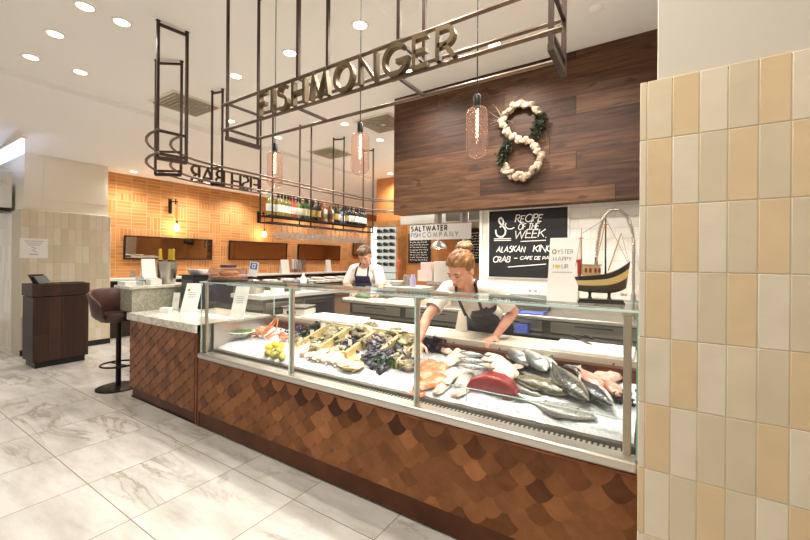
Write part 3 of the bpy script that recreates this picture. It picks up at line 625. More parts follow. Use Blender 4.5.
# ---------------------------------------------------------------- left: podium, stools, brick-wall fittings
t = thing('host_podium', 'dark walnut host podium standing before the tiled partition', 'podium', (-7.16,1.9,0))
MB().box((-.2,-.26,0),(.2,.28,.09)).build('plinth', K['blackp'], t); MB().box((-.23,-.29,.085),(.235,.31,.955)).build('cabinet_body', K['dwood'], t, bevel=.004)
MB().box((-.24,-.3,.965),(.245,.32,1.13)).build('top_box', K['dwood'], t, bevel=.004)
t = thing('tablet_stand', 'black angled tablet stand on top of the dark podium', 'tablet', (-7.08,1.75,1.13), .5)
MB().box((-.09,-.07,0),(.09,.07,.01)).build('base', K['blackp'], t); MB().prism([(-.03,0),(.03,0),(-.05,.1),(-.075,.1)], .16, FY((0,.08,.005))).build('wedge', K['blackp'], t)
MB().box((-.012,-.1,.0),(.0,.1,.15), Matrix.Rotation(-.6,4,'Y') @ Matrix.Translation((-.02,0,.02))).build('screen', mat('tablet_screen', (28,26,28), .15), t)
tag(MB().box((-.07,-.12,0),(.07,.12,.012)).build('menu_folder', mat('dark_folder', (52,44,36), .6), loc=(-7.05,2.06,1.13)), 'flat dark folder lying on the podium beside the tablet stand', 'folder')
def stool(loc, rz, lab_):
    t = thing('bar_stool', lab_, 'stool', loc, rz, 'brown leather bar stools')
    MB().lathe([(0,0),(.215,0),(.215,.012),(.19,.02),(.03,.03),(0,.03)], n=32).build('base_disc', K['black'], t)
    MB().tube([(0,0,.03),(0,0,.78)], .026, 14).build('column', K['black'], t)
    MB().tube([(.17*math.cos(a*PI/14),.17*math.sin(a*PI/14),.27) for a in range(28)], .011, 8, closed=True).tube([(-.17,0,.27),(.17,0,.27)], .009).build('foot_ring', K['black'], t)
    b = MB(); b.lathe([(0,0),(.17,0),(.2,.03),(.205,.07),(.19,.095),(0,.1)], n=30, T=Matrix.Translation((0,0,.77))); b.build('seat', K['leather'], t)
    vs = []; fs = []; n = 26
    for i in range(n+1):
        a = math.radians(62+(298-62)*i/n); q = math.sin(PI*i/n); tp = .97+.17*max(0,q)**.6
        for rr, z in ((.20,.80),(.235,.84),(.275,tp-.02),(.27,tp),(.25,tp),(.235,tp-.03),(.195,.86)): vs.append((rr*math.cos(a), rr*1.05*math.sin(a), z))
    for i in range(n): fs += [(i*7+k, i*7+(k+1) % 7, (i+1)*7+(k+1) % 7, (i+1)*7+k) for k in range(7)]
    fs += [tuple(range(7))[::-1], tuple(n*7+k for k in range(7))]
    MB().add(vs, fs).build('backrest', K['leather'], t, bevel=.006); return t
st = stool((-5.19,1.94,0), .15, 'brown leather tub bar stool on black disc base beside the copper service counter')
dup(st, (-5.62,2.75,0), .0, 'brown leather bar stool farther along behind the marble bar end')
# mirrors
MI = [((124,212),'nearest the tiled partition, dark reflection'),((229,287),'second from the tiled partition'),((298,340),'third from the tiled partition, behind the bottle rack'),((353,371),'small one behind the man')]
for i, ((a, b_), d) in enumerate(MI):
    y0 = PX(a,248,-8.46).y; y1 = PX(b_,248,-8.46).y; z0, z1 = (1.465,1.925) if i < 3 else (1.63,2.05)
    t = thing('wall_mirror', 'long black-framed mirror on the brick wall, %s' % d, 'mirror', (-8.49,(y0+y1)/2,z0), group='mirrors along the brick wall'); hw = (y1-y0)/2; h = z1-z0
    tl = Matrix.Rotation(.05,4,'Y')
    MB().box((.0,-hw,0),(.018,hw,h), tl).build('backing', K['blackp'], t); MB().box((.018,-hw+.025,.025),(.02,hw-.025,h-.025), tl).build('glass', K['mirror'], t, smooth=False)
    b = MB()
    for q in (((.0,-hw,0),(.03,hw,.025)),((0,-hw,h-.025),(.03,hw,h)),((0,-hw,0),(.03,-hw+.025,h)),((0,hw-.025,0),(.03,hw,h))): b.box(*q, T=tl)
    b.build('frame', K['blackp'], t)
def sconce(x, y0, y1, lab_):
    p = PX(x, y0, -8.5); q = PX(x+2, y1, -8.35)
    t = thing('wall_sconce', lab_, 'wall lamp', (-8.5,p.y,p.z-.12), group='bare bulb sconces on the brick wall')
    MB().box((0,-.03,-.16),(.02,.03,.14)).build('wall_plate', K['black'], t); MB().bar((.01,0,.08),(.19,.06,.08), .02).bar((.17,.03,.02),(.17,.03,.13), .02).build('arm', K['black'], t)
    dz = q.z-(p.z-.12)
    MB().tube([(.18,.055,.08),(.18,.055,dz+.1)], .006, 6).build('cord', K['black'], t); MB().lathe([(.018,.04),(.018,.11)], c=(.18,.055,dz), n=12).build('socket', K['black'], t)
    MB().lathe([(0,-.1),(.03,-.085),(.048,-.045),(.04,0),(.018,.045)], c=(.18,.055,dz), n=16, cap=False).build('bulb', K['bulb'], t)
sconce(170, 200, 226, 'black bracket sconce with bare bulb on brick wall above the nearest mirror'); sconce(258, 212, 233, 'black bracket sconce with bare bulb on brick wall by the bottle rack end')
t = thing('wall_ledge', 'long white dining ledge along the brick wall', 'ledge', (-8.35,6.2,1.07)); MB().box((-.15,-3.3,0),(.17,3.4,.045)).build('top', K['white'], t, bevel=.006); MB().box((-.1,-3.3,-.05),(.1,3.4,0)).build('bearer', K['blackp'], t)
def tent(p, w, h, lab_, rz=0, grp=None, m='paper', cat='menu card', lean=.06):
    t = thing('menu_card', lab_, cat, p, rz, grp)
    MB().add([(-w/2,-lean,0),(w/2,-lean,0),(w/2,0,h),(-w/2,0,h),(-w/2,lean,0),(w/2,lean,0),(-w/2,-lean+.003,0),(w/2,-lean+.003,0),(w/2,.0,h-.012),(-w/2,.0,h-.012),(-w/2,lean-.003,0),(w/2,lean-.003,0)],
      [(0,1,2,3),(3,2,5,4),(6,9,8,7),(9,10,11,8),(0,6,7,1),(4,5,11,10),(0,3,9,6),(3,4,10,9),(1,7,8,2),(2,8,11,5)]).build('folded_sheet', K[m], t, smooth=False); return t
for i, (x, w) in enumerate(((148,.24),(284.5,.26),(328,.2))):
    p = PX(x, 270, -8.32); tent((-8.32,p.y,1.115), w, .36, 'white menu card on the brick wall ledge, %s from the tiled partition' % ORD[i], PI/2, 'white cards on the ledge')
t = thing('cutlery_caddy', 'translucent tall caddy on the ledge below the third mirror', 'caddy', (-8.32, PX(300,270,-8.32).y, 1.115)); MB().lathe([(.16,0),(.17,.38)], n=18, cap=False).build('cup', K['dome'], t)
b = MB()
for i in range(7): b.tube([(.05*math.cos(i),.05*math.sin(i),.01),(.1*math.cos(i),.1*math.sin(i),.3)], .012, 5)
b.build('cutlery', K['steel'], t); MB().box((-.16,-.16,.1),(-.155,.16,.38)).build('card', K['paper'], t)
tag(MB().lathe([(0,0),(.05,0),(.06,.14),(.055,.14),(.045,.01),(0,.01)], n=16, cap=False).build('tea_light', K['cglass'], loc=(-8.3, PX(133,270,-8.3).y, 1.115)), 'small glass on the ledge beside the nearest white card', 'glass')
# champagne bucket on raised bar
BZ = 1.1875
p = PZ(168, 286.5, BZ); p.x = min(-4.82, max(p.x,-5.08)); p = PX(168,286.5,-4.92); p.z = BZ
t = thing('champagne_bucket', 'hammered steel champagne bucket on the raised marble bar', 'bucket', p)
MB().lathe([(0,0),(.075,0),(.08,.008),(.1,.25),(.108,.256),(.108,.268),(.096,.265),(.076,.01),(0,.01)], n=28, cap=False).build('bowl', K['steel'], t)
for s_ in (-1,1): MB().tube([(s_*.1,0,.19),(s_*.13,0,.2),(s_*.135,0,.23),(s_*.105,0,.24)], .007, 6).build('handle', K['steel'], t)
cb = [(-.06,-.02,.1,'nearest the bar end'),(-.022,.03,.0,'in the middle of the bucket'),(.05,.0,-.12,'leaning to the far rim')]
for i, (dx, dy, a, d) in enumerate(cb):
    o = thing('champagne_bottle', 'gold-foiled champagne bottle %s' % d, 'bottle', (p.x+dx*.9,p.y+dy*1.3+dx*.5,BZ+.07), group='champagne bottles in the bucket')
    MB().lathe([(0,0),(.036,0),(.036,.15),(.03,.19),(.016,.25),(.015,.3)], n=14).build('glass_body', bm_['dark'], o); MB().lathe([(.024,.215),(.0185,.25),(.018,.335),(.015,.35),(0,.352)], n=14, cap=False).build('foil', K['foil'], o); o.rotation_euler = (0,-a*.6,0)
def napkin(p, lab_, w=.1, n=6):
    t = thing('napkin_stack', lab_, 'napkins', p)
    b = MB()
    for i in range(n): b.box((-w+.004*(i % 2),-w,.007*i),(w,w-.005*(i % 2),.007*i+.006))
    b.build('folded_napkins', K['paper'], t)
napkin((-5.03,2.0,BZ), 'low stack of white napkins on the raised marble bar end'); 
gl = tag(MB().lathe([(0,0),(.033,0),(.04,.095),(.038,.095),(.031,.008),(0,.008)], n=18, cap=False).build('tumbler', K['cglass'], loc=(-4.92,2.04,BZ)), 'clear glass tumbler on raised marble bar beside the napkins', 'glass')
napkin((-4.88,2.17,BZ), 'white crumpled cloth beside the champagne bucket', .06, 9)
# machine with bowls, cards on end counter
MC = 0.905
p = PZ(190, 309, MC); p.y = min(p.y,2.42)
t = thing('coffee_machine', 'dark grey countertop machine with white bowls on top', 'machine', (-4.55,2.5,MC)); MB().box((-.14,-.12,0),(.14,.14,.385)).build('body', K['blackp'], t, bevel=.01); MB().box((-.12,-.127,.03),(.12,-.12,.34)).build('front_panel', mat('machine_panel', (92,92,98), .35, .6), t, bevel=.002); MB().box((-.16,-.14,.385),(.16,.16,.4)).build('top_tray', K['blackp'], t)
bw = MB().lathe([(0,0),(.03,0),(.06,.035),(.068,.06),(.062,.06),(.05,.03),(0,.012)], n=20, cap=False).build('bowl', K['porc'], loc=(0,0,0))
for i, (dx, d) in enumerate(((-.095,'nearest the champagne bucket'),(.0,'in the middle'),(.1,'nearest the cake dome'))):
    o = bw if i == 0 else bw.copy()
    if i: COL.objects.link(o)
    o.location = (-4.55+dx,2.5+(.02 if i == 1 else 0),MC+.4); tag(o, 'white porcelain bowl on the dark machine, %s' % d, 'bowl', 'bowls on the dark machine')
def card(px0, px1, ytop, ybot, z, lab_, lean=.12, rz=.5, name='menu_card', extra=None):
    c = PZ((px0+px1)/2, ybot, z); t = thing(name, lab_, 'menu card', c, rz)
    d = (c-CO).dot(CF); w = (px1-px0)*d/F_PX*1.05; h = (ybot-ytop)*d/F_PX
    MB().add([(-w/2,0,0),(w/2,0,0),(w/2,lean,h),(-w/2,lean,h),(-w/2,.004,0),(w/2,.004,0),(w/2,lean+.004,h),(-w/2,lean+.004,h)],[(0,1,2,3),(7,6,5,4),(0,4,5,1),(1,5,6,2),(2,6,7,3),(3,7,4,0)]).build('sheet', K['paper'], t)
    MB().box((-w*.2,lean*.9,0),(w*.2,lean*1.6,.004)).tube([(0,lean*.5,h*.5),(0,lean*1.5,.0)], .004, 5).build('easel_back', K['paper'], t)
    b = MB(); q = lambda f: -.0005+lean*f
    for f in (.66,.6,.54,.48): b.box((-w*.25,q(f)-.001,h*f),(w*.25,q(f)+.001,h*f+h*.012))
    b.build('print', K['inkg'], t); return t, w, h
t, w, h = card(180, 196, 284, 312, MC, 'white menu card standing on marble counter before the dark machine'); 
MB().lathe([(0,0),(w*.07,0),(w*.07,.002)], n=12, T=FY((-w*.25,.088,h*.76))).build('seal', K['inko'], t)
card(171.5, 178, 293, 309, MC, 'small white card with yellow tip beside the menu card', .04)
tag(MB().box((-.05,-.03,0),(.05,.03,.06)).build('card_holder', K['white'], loc=PZ(166,313,MC), rz=.5), 'small white card holder near the marble bar front', 'holder')
card(229, 244, 287, 318, MC, 'tall white leaning menu card seen through the end glass of the display case', .1, .35)
for i, q in enumerate(((206,315.5),(222,318))): tag(MB().box((-.11,-.08,0),(.11,.08,.006)).build('paper_sheet', K['paper'], loc=PZ(q[0],q[1],MC), rz=.3), 'flat white paper sheet on marble counter, %s' % ('nearest the menu card' if i == 0 else 'under the tall leaning card'), 'paper')
# scale on worktop
t = thing('weighing_scale', 'pale grey weighing scale at the end of the worktop', 'scale', (-3.22,2.88,.9005), .3)
MB().box((-.13,-.12,0),(.13,.12,.07)).build('body', mat('scale_body', (206,202,192), .4), t, bevel=.01); MB().box((-.14,-.13,.085),(.14,.13,.095)).box((-.03,-.03,.07),(.03,.03,.085)).build('platter', K['steel'], t); MB().box((-.08,-.125,.02),(.02,-.12,.05)).build('display', K['blackp'], t)
# cake dome, blue sign
t = thing('cake_stand', 'black tray with clear dome covering a tart on the glass shelf end', 'cake stand', (-3.21,2.04,1.2935))
MB().lathe([(0,0),(.165,0),(.172,.008),(.172,.014),(0,.014)], n=36, cap=False).build('tray', K['blackp'], t)
MB().lathe([(.158,.014),(.16,.09),(.15,.118),(.1,.128),(.018,.13)], n=36, cap=False).build('dome_cover', K['dome'], t); MB().lathe([(.06,.128),(.07,.133),(.07,.146),(0,.15)], n=20, cap=False).build('lid_knob', mat('plum_knob', (70,40,52), .4), t)
tag(MB().lathe([(0,0),(.13,0),(.142,.03),(.136,.036),(.1,.03),(0,.03)], n=32, cap=False).build('fruit_tart', mat('tart_pastry', (206,138,76), .6, var=(170,96,46), vs=30, bump=.4), loc=(-3.21,2.04,1.308)), 'golden round tart under the clear dome', 'tart')
tag(MB().lathe([(0,0),(.075,0),(.085,.035),(.07,.045),(0,.04)], n=26, cap=False).build('fruit_tart', mat('tart_top', (222,160,90), .6, var=(190,110,50), vs=40, bump=.4), loc=(-3.2,2.04,1.3395)), 'smaller golden tart on top of the large one under the dome', 'tart')
p = PZ(252.5, 280, 1.2935); p.y = 2.16; p.x = PY(252.5,279,2.16).x
t = thing('counter_sign', 'small blue and white sign on a clear stem on the glass shelf', 'sign', (p.x,p.y,1.2935), .45)
MB().box((-.03,-.025,0),(.03,.025,.004)).tube([(0,0,0),(0,0,.05)], .004, 6).build('stem', K['dome'], t); TT = Matrix.Translation((0,0,.045)) @ Matrix.Rotation(.14,4,'Y')
MB().box((-.04,-.002,0),(.04,.002,.13), TT).build('plate', K['white'], t); MB().box((-.033,-.0032,.065),(.033,-.002,.124), TT).build('blue_square', K['blue'], t)
MB().ribbon([(-.012,.08),(.012,.08),(.012,.11),(-.012,.11)], .007, .002, TT @ FY((0,-.003,0)), closed=True).build('symbol', K['white'], t)
# ---------------------------------------------------------------- bar and staff counter
t = thing('fish_bar_counter', 'long raised bar counter under the hanging bottle rack', 'bar', (-4.72,4.3,0)); MB().box((-.2,-1.1,0),(.2,1.2,1.12)).build('base', mat('bar_front', (150,120,92), .5), t); MB().box((-.28,-1.15,1.12),(.28,1.25,1.165)).build('bar_top', K['marble'], t, bevel=.006)
MB().box((.24,-1.1,.9),(.27,1.2,1.1)).build('service_edge', K['steel'], t)
pl = MB().lathe([(0,0),(.06,0),(.105,.014),(.108,.018),(.06,.006),(0,.006)], n=22, cap=False).build('plate', K['porc'])
i = 0
for y in (3.28,3.58,3.9,4.2,4.5,4.8,5.1):
    for k in range(3):
        o = pl if i == 0 else pl.copy()
        if i: COL.objects.link(o)
        o.location = (-4.62,y,1.166+.008*k); tag(o, 'white plate in the %s stack along the bar top' % ORD[int((y-3.2)/.3)], 'plate', 'plates in stacks along the bar'); i += 1
for i, y in enumerate((3.42,4.05,4.65)): tag(MB().box((-.12,-.1,0),(.12,.1,.035)).build('serving_tray', mat('dark_tray_%d' % i, (54,38,34), .4), loc=(-4.86,y,1.166)), 'dark serving tray on bar top, %s along from the cake stand' % ORD[i], 'tray')
t = thing('staff_counter', 'stainless steel staff counter with pale top behind the display case end', 'counter', (-3.9,3.25,0)); MB().box((-.26,-.52,.1),(.26,.62,1.04)).build('cabinet_body', K['grey'], t); MB().box((-.29,-.56,1.04),(.29,.66,1.09)).build('counter_top', mat('pale_steel_top', (226,222,214), .3, .2), t, bevel=.006)
MB().box((-.25,-.5,0),(.25,.6,.1)).build('plinth', K['blackp'], t)
for k in range(2): d = MB().box((.261,-.49+.55*k,.15),(.275,.03+.55*k,1.0)).build('door', K['steel'], t, bevel=.003); MB().box((.275,-.4+.55*k,.93),(.29,-.1+.55*k,.945)).build('handle', K['dsteel'], d)
def sm(mb, name, m, loc, lab_, cat, grp=None, rz=0): return tag(mb.build(name, K[m] if isinstance(m, str) else m, loc=loc, rz=rz), lab_, cat, grp)
def pan(r, h): return MB().lathe([(0,0),(r*.9,0),(r,h),(r*.95,h),(r*.85,.01),(0,.01)], n=22, cap=False)
sm(pan(.1,.07), 'mixing_bowl', 'steel', (-3.95,2.86,1.091), 'steel bowl on staff counter nearest the leaning menu card', 'bowl'); sm(pan(.085,.09), 'food_container', 'white', (-3.8,3.05,1.091), 'white round container on the staff counter', 'container')
sm(MB().box((-.14,-.1,0),(.14,.1,.05)), 'food_tray', 'dsteel', (-4.0,3.3,1.091), 'dark steel tray on the staff counter', 'tray'); sm(MB().box((-.13,-.13,0),(.13,.13,.11)), 'till', mat('till_grey', (86,88,112), .4), (-4.02,2.9+.65,1.091), 'grey-blue till unit on the staff counter', 'till')
sm(pan(.07,.11), 'steel_pot', 'steel', (-3.82,3.62,1.091), 'steel pot at far end of staff counter', 'pot'); sm(MB().lathe([(0,0),(.035,0),(.04,.16),(.015,.2),(.015,.23),(0,.23)], n=14), 'squeeze_bottle', 'white', (-3.74,3.4,1.091), 'white squeeze bottle on the staff counter', 'bottle')
# ---------------------------------------------------------------- prep counter behind staff
t = thing('prep_counter', 'long stainless steel prep counter behind the display case', 'counter', (-1.5,3.66,0))
MB().box((-1.63,-.21,.985),(1.5,.22,1.02)).build('counter_top', K['steel'], t, bevel=.008); MB().box((-1.6,-.1,.08),(1.48,.2,.985)).build('cabinet_body', K['dsteel'], t); MB().box((-1.6,-.22,.84),(1.48,-.08,.855)).build('under_shelf', K['steel'], t)
MB().box((-1.6,.2,1.02),(1.48,.225,1.16)).build('upstand', K['steel'], t)
for k in range(4): d = MB().box((-1.55+.76*k,-.115,.87),(-.86+.76*k,-.1,.965)).build('drawer', K['steel'], t, bevel=.003); MB().box((-1.35+.76*k,-.13,.935),(-1.06+.76*k,-.115,.945)).build('handle', K['dsteel'], d)
for k in range(4): MB().box((-1.55+.76*k,-.115,.12),(-.86+.76*k,-.1,.82)).build('door', K['grey'], t, bevel=.003)
blu = mat('blue_plastic', (88,104,190), .4)
sm(MB().box((-.12,-.08,0),(.12,.08,.012)).box((-.12,-.08,.012),(-.112,.08,.03)).box((.112,-.08,.012),(.12,.08,.03)), 'blue_tray', blu, (-.93,3.56,1.0205), 'shallow blue plastic tray on the prep counter', 'tray'); sm(MB().box((-.055,-.05,0),(.055,.05,.075)), 'blue_box', blu, (-1.0,3.5,.8555), 'blue plastic box on shelf under the prep counter', 'box')
sm(MB().lathe([(0,0),(.03,0),(.033,.07),(.02,.09),(0,.09)], n=14), 'steel_shaker', 'dsteel', PZ(560,307,1.0205), 'small steel shaker on prep counter behind the happy hour card', 'shaker'); sm(MB().box((-.16,-.02,0),(.16,.05,.04)), 'knife_rack', 'dsteel', (-1.0,3.8,1.0205), 'dark steel block at the back of the prep counter', 'rack')
# man's board
sm(MB().box((-.26,-.1,0),(.26,.1,.018)), 'chopping_board', 'white', (-2.88,3.57,1.0205), 'white chopping board on prep counter before the man', 'board'); sm(MB().ell((0,0,.02),(.1,.045,.03),jit=.6,seed=4), 'salad_leaves', mat('salad_green', (120,132,80), .6, var=(80,100,50), vs=60), (-2.9,3.56,1.04), 'small heap of green leaves on the man\'s chopping board', 'salad')
sm(MB().box((-.16,-.08,0),(.16,.08,.04)), 'food_tray', 'white', (-2.35,3.6,1.0205), 'white tray on prep counter beside the chopping board', 'tray'); sm(MB().box((-.14,-.07,0),(.14,.07,.05)), 'food_tray', mat('beige_tray', (206,190,160), .5), (-1.95,3.62,1.0205), 'beige tray on prep counter behind the front post', 'tray')
# kitchen pass
t = thing('pass_counter', 'steel pass counter behind the prep counter', 'counter', (-2.9,4.4,0)); MB().box((-.5,-.2,.1),(.42,.2,1.11)).build('cabinet_body', K['dsteel'], t); MB().box((-.55,-.23,1.11),(.45,.23,1.145)).build('counter_top', K['white'], t, bevel=.004)
t = thing('back_shelf_unit', 'steel shelf unit holding white cartons behind the woman', 'shelf', (-2.0,4.75,0)); MB().box((-.6,-.2,1.17),(.44,.2,1.205)).build('top_shelf', K['steel'], t); MB().box((-.6,-.2,.9),(.44,.2,.92)).build('lower_shelf', K['dsteel'], t); MB().box((-.6,.19,.1),(.44,.2,1.17)).build('back_panel', K['steel'], t)
for x in (-.58,.42):
    for y in (-.18,.18): MB().bar((x,y,0),(x,y,1.17), .03).build('leg', K['steel'], t)
PZc = 1.1455
for i, (x, n) in enumerate(((397,6),)):
    p = PY(x,284,4.34)
    for k in range(n): o = pl.copy(); COL.objects.link(o); o.location = (p.x,4.34,PZc+.009*k); tag(o, 'white plate in the stack on the pass counter', 'plate', 'plates on the pass counter')
sm(MB().box((-.1,-.06,0),(.1,.06,.03)), 'utensil_tray', K['blackp'], (PY(396,276,4.5).x,4.53,PZc), 'black tray on the pass counter behind the plates', 'tray')
sm(MB().lathe([(0,0),(.045,0),(.045,.15),(0,.15)], n=16), 'steel_canister', 'steel', (PY(406.5,285,4.35).x,4.35,PZc), 'steel canister on pass counter', 'canister'); sm(MB().lathe([(0,0),(.04,0),(.045,.1),(.03,.13),(.028,.16),(0,.16)], n=16), 'sauce_bottle', mat('lilac_plastic', (190,180,214), .4), (PY(412,285,4.3).x,4.32,PZc), 'lilac plastic bottle on the pass counter', 'bottle')
sm(MB().box((-.06,-.06,0),(.06,.06,.07)), 'food_container', 'white', (PY(385,284,4.35).x,4.35,PZc), 'small white tub on the pass counter by the man', 'container')
sm(MB().tube([(0,0,0),(0,0,.2)], .006, 5).ell((0,0,.21),.03), 'red_rose', mat('red_petal', (214,70,74), .6), (PY(398.5,270,4.55).x,4.56,PZc+.11), 'small red flower head standing on the pass counter', 'flower')
pk = mat('pink_carton', (236,216,208), .7); wc = mat('white_carton', (240,234,222), .7)
for x0, x1, y0, y1, m_, d in ((419,434,270,281,pk,'wide pink carton at the bottom of the stack on the shelf unit'),(422,433,262,270,pk,'small pinkish carton on top of the wide pink one'),(435,451,261,281,wc,'tall white carton beside the pink cartons on the shelf unit')):
    a = PY(x0,y1,4.62); b_ = PY(x1,y0,4.62); w = b_.x-a.x; z = 1.2055 if y1 > 275 else 1.2055+(281-270)*5.3/F_PX
    h = (y1-y0)*5.3/F_PX; tag(MB().box((0,-.08,0),(w,.08,h)).build('carton', m_, loc=(a.x,4.66,z), bevel=.004), d, 'carton')
sm(MB().box((-.13,-.07,0),(.13,.07,.1)).lathe([(0,0),(.03,0),(.03,.05),(0,.05)], c=(.1,-.09,.03)), 'espresso_machine', 'dsteel', (-2.25,4.62,.9205), 'small dark steel appliance on the lower shelf of shelf unit', 'appliance')
sm(MB().lathe([(0,0),(.03,0),(.05,.06),(.02,.1),(0,.1)], n=14), 'grinder_knob', K['blackp'], (-1.98,4.62,.9205), 'small black jug on the lower shelf beside appliance', 'jug')
t = thing('kitchen_canopy', 'pale steel extractor canopy above the kitchen beyond the timber bulkhead', 'canopy', (-2.5,6.5,2.15)); MB().box((-1.5,-.5,0),(1.4,.75,.4)).build('hood', mat('canopy_steel', (200,196,186), .4, .3), t); MB().box((.45,-.51,.02),(.95,-.5,.2)).build('lit_panel', K['ledw'], t); MB().box((-.55,-.51,.02),(.1,-.5,.2)).build('filter', K['dsteel'], t)
for x, d in ((438.5,'nearer the wine fridge'),(464,'nearer the blackboard')):
    p = PY(x, 246, 4.78); t = thing('heat_lamp', 'steel heat lamp with dome shade behind the hanging sign, %s' % d, 'lamp', (p.x,4.78,1.66), group='heat lamps over the pass')
    MB().lathe([(.06,.19),(.06,1.74)], n=18).build('tube', K['steel'], t); MB().lathe([(.115,0),(.11,.03),(.08,.075),(.03,.1),(.03,.2)], n=26, cap=False).build('dome_shade', K['steel'], t); MB().ell((0,0,.03),.035).build('bulb', K['bulb'], t)
t = thing('company_sign', 'white hanging board reading SALTWATER FISH COMPANY', 'sign', (-2.445,4.6,1.775)); MB().box((-.46,0,0),(.46,.02,.205)).build('board', K['paper'], t)
hs = .062; b = MB(); T0 = FY((-.435,-.0002,.122)); lettering(b, 'SALTWATER', T0, hs, .0155, .002, .16+(.56-textw('SALTWATER',hs,.16))/8/hs); b.build('lettering', K['ink'], t, smooth=False)
b = MB(); w1 = lettering(b, 'FISH', FY((-.435,-.0002,.036)), hs, .012, .002, .2); b.build('lettering', K['inkb'], t, smooth=False)
b = MB(); lettering(b, 'COMPANY', FY((-.435+w1+.04,-.0002,.036)), hs, .011, .002, .2+(.72-w1-.04-textw('COMPANY',hs,.2))/6/hs); b.build('lettering', K['inkg'], t, smooth=False)
for x in (-.4,.4): MB().tube([(x,.01,.2),(x,.01,1.62)], .002, 5).build('hanging_wire', K['steel'], t)
# wine fridge and menu boards on the far wall
wood = mat('oak_frame', (196,146,88), .5, var=(168,116,64), vs=10)
t = thing('wine_fridge', 'tall oak-framed lit wine fridge on the far wall', 'fridge', (-5.13,7.2,.1)); W2 = .43
MB().box((-W2,-.02,0),(W2,.09,2.26)).build('cabinet', wood, t)
MB().box((-W2+.08,-.025,.1),(W2-.06,-.0205,2.14)).build('lit_back', emat('fridge_light', (240,240,226), .55), t)
MB().box((-W2+.1,-.22,.1),(-W2+.14,-.03,2.14)).build('light_strip', emat('strip_glow', (236,240,240), 1.3), t); b = MB()
for k in range(13): b.box((-W2+.14,-.22,.2+.15*k),(W2-.06,-.03,.21+.15*k))
b.build('shelf', K['dsteel'], t); MB().box((-W2,-.23,0),(-W2+.1,-.02,2.26)).box((W2-.06,-.23,0),(W2,-.02,2.26)).box((-W2+.08,-.23,2.14),(W2-.06,-.02,2.26)).box((-W2+.08,-.23,0),(W2-.06,-.02,.1)).build('door_frame', wood, t)
o0 = thing('wine_bottle', 'x', 'bottle', group='bottles in the lit wine fridge'); MB().lathe([(0,0),(.038,0),(.038,.13),(.015,.16),(.015,.19),(0,.19)], n=12, T=Matrix.Rotation(-PI/2,4,'X')).build('glass_body', bm_['dark'], o0)
q = MB().lathe([(.0,-.002),(.036,-.002),(.038,.01)], n=12, T=Matrix.Rotation(-PI/2,4,'X'), cap=False).build('base', caps['k'], o0)
i = 0
for r_ in range(7,13):
    for c_, x in enumerate((-.15,.03,.2)):
        l_ = 'dark wine bottle lying in the lit fridge, shelf %s from the top, %s column' % (ORD[12-r_], ('first','middle','last')[c_]); p = (-5.13+x, 7.0, .1+.2+.15*r_+.049)
        if i == 0: o0.location = p; o0['label'] = l_
        else: dup(o0, p, label=l_)
        i += 1
def menu(x0, x1, z0, z1, lab_, hdr):
    t = thing('menu_board', lab_, 'menu board', ((x0+x1)/2,7.29,z0)); w = (x1-x0)/2; h = z1-z0; MB().box((-w,-.02,0),(w,0,h)).build('board', K['slate'], t); b = MB(); z = h-.09; r = random.Random(5)
    while z > .06:
        x = -w+.04
        while x < w-.08:
            l_ = r.uniform(.03,.09); b.ribbon([(x+l_*j/5, z+r.uniform(-.012,.012)) for j in range(6)], .009, .002, FY((0,-.02,0))); x += l_+.02
        z -= .055
    b.build('chalk_writing', K['chalk'], t)
menu(-4.63, -4.07, 1.42, 2.08, 'black chalk menu board on the far wall behind the hanging white sign', 0); menu(-3.36, -2.74, 1.44, 2.13, 'black chalk menu board on the far wall beside the white tile wall edge', 0)
# blackboard
t = thing('recipe_blackboard', 'blackboard with chalk writing RECIPE OF THE WEEK on the white tile wall', 'blackboard', (-1.08,3.89,1.33)); MB().box((-.385,-.012,0),(.385,0,.68)).build('board', K['slate'], t)
MB().box((-.4,-.006,-.012),(.4,.002,.692)).build('frame', K['white'], t)
b = MB()
def chalkline(s, x0, y0, x1, h, w=.0095, shear=.22, jit=.06):
    p = PY(x0,y0,3.877); q = PY(x1,y0,3.877); sx = 1.0; g = (q.x-p.x); sp = .16
    sx = (g-(len(s)-1)*sp*h)/max(.01,textw(s,h,0))
    lettering(b, s, FY((p.x+1.08,-.0125,p.z-1.33)), h*.92, w*.72, .002, sp, shear, jit, sx=max(.5,sx))
chalkline('RECIPE', 515, 222.5, 544, .075, .0125); chalkline('OF THE', 518, 229.5, 541, .062, .0115); chalkline('WEEK.', 514, 238, 549, .085, .0125); chalkline('ALASKAN', 496.5, 252, 527, .062, .012); chalkline('KING', 533, 251.5, 555, .066, .012); chalkline('CRAB', 493, 262, 511, .06, .012); chalkline('-', 513.5, 260.5, 517, .05, .011); chalkline('CAFE DE PARIS', 520, 259.5, 560, .033, .008)
for a in (((520.5,241.5),(546,240.2)),((508,267),(546,264))):
    p = PY(*a[0],3.877); q = PY(*a[1],3.877); b.ribbon([(p.x+1.08,p.z-1.33),(q.x+1.08,q.z-1.33)], .008, .002, FY((0,-.0125,0)))
b.build('chalk_writing', K['chalk'], t, smooth=False)
b = MB(); pt = []
for a in ((119,165),(126,157),(138,148),(141,133),(136,118),(126,107),(116,112),(113,124),(119,138),(133,152),(147,168),(154,185),(150,205),(136,220),(120,222),(103,215),(96,200),(95,178)): p = PY(480+a[0]/6,200+a[1]/6,3.877); pt.append((p.x+1.08,p.z-1.33))
b.ribbon(pt, .0165, .002, FY((0,-.0125,0)))
pt = []
for a in ((158,138),(150,150),(158,166),(172,174),(190,173),(206,164)): p = PY(480+a[0]/6,200+a[1]/6,3.877); pt.append((p.x+1.08,p.z-1.33))
b.ribbon(pt, .011, .002, FY((0,-.0125,0)))
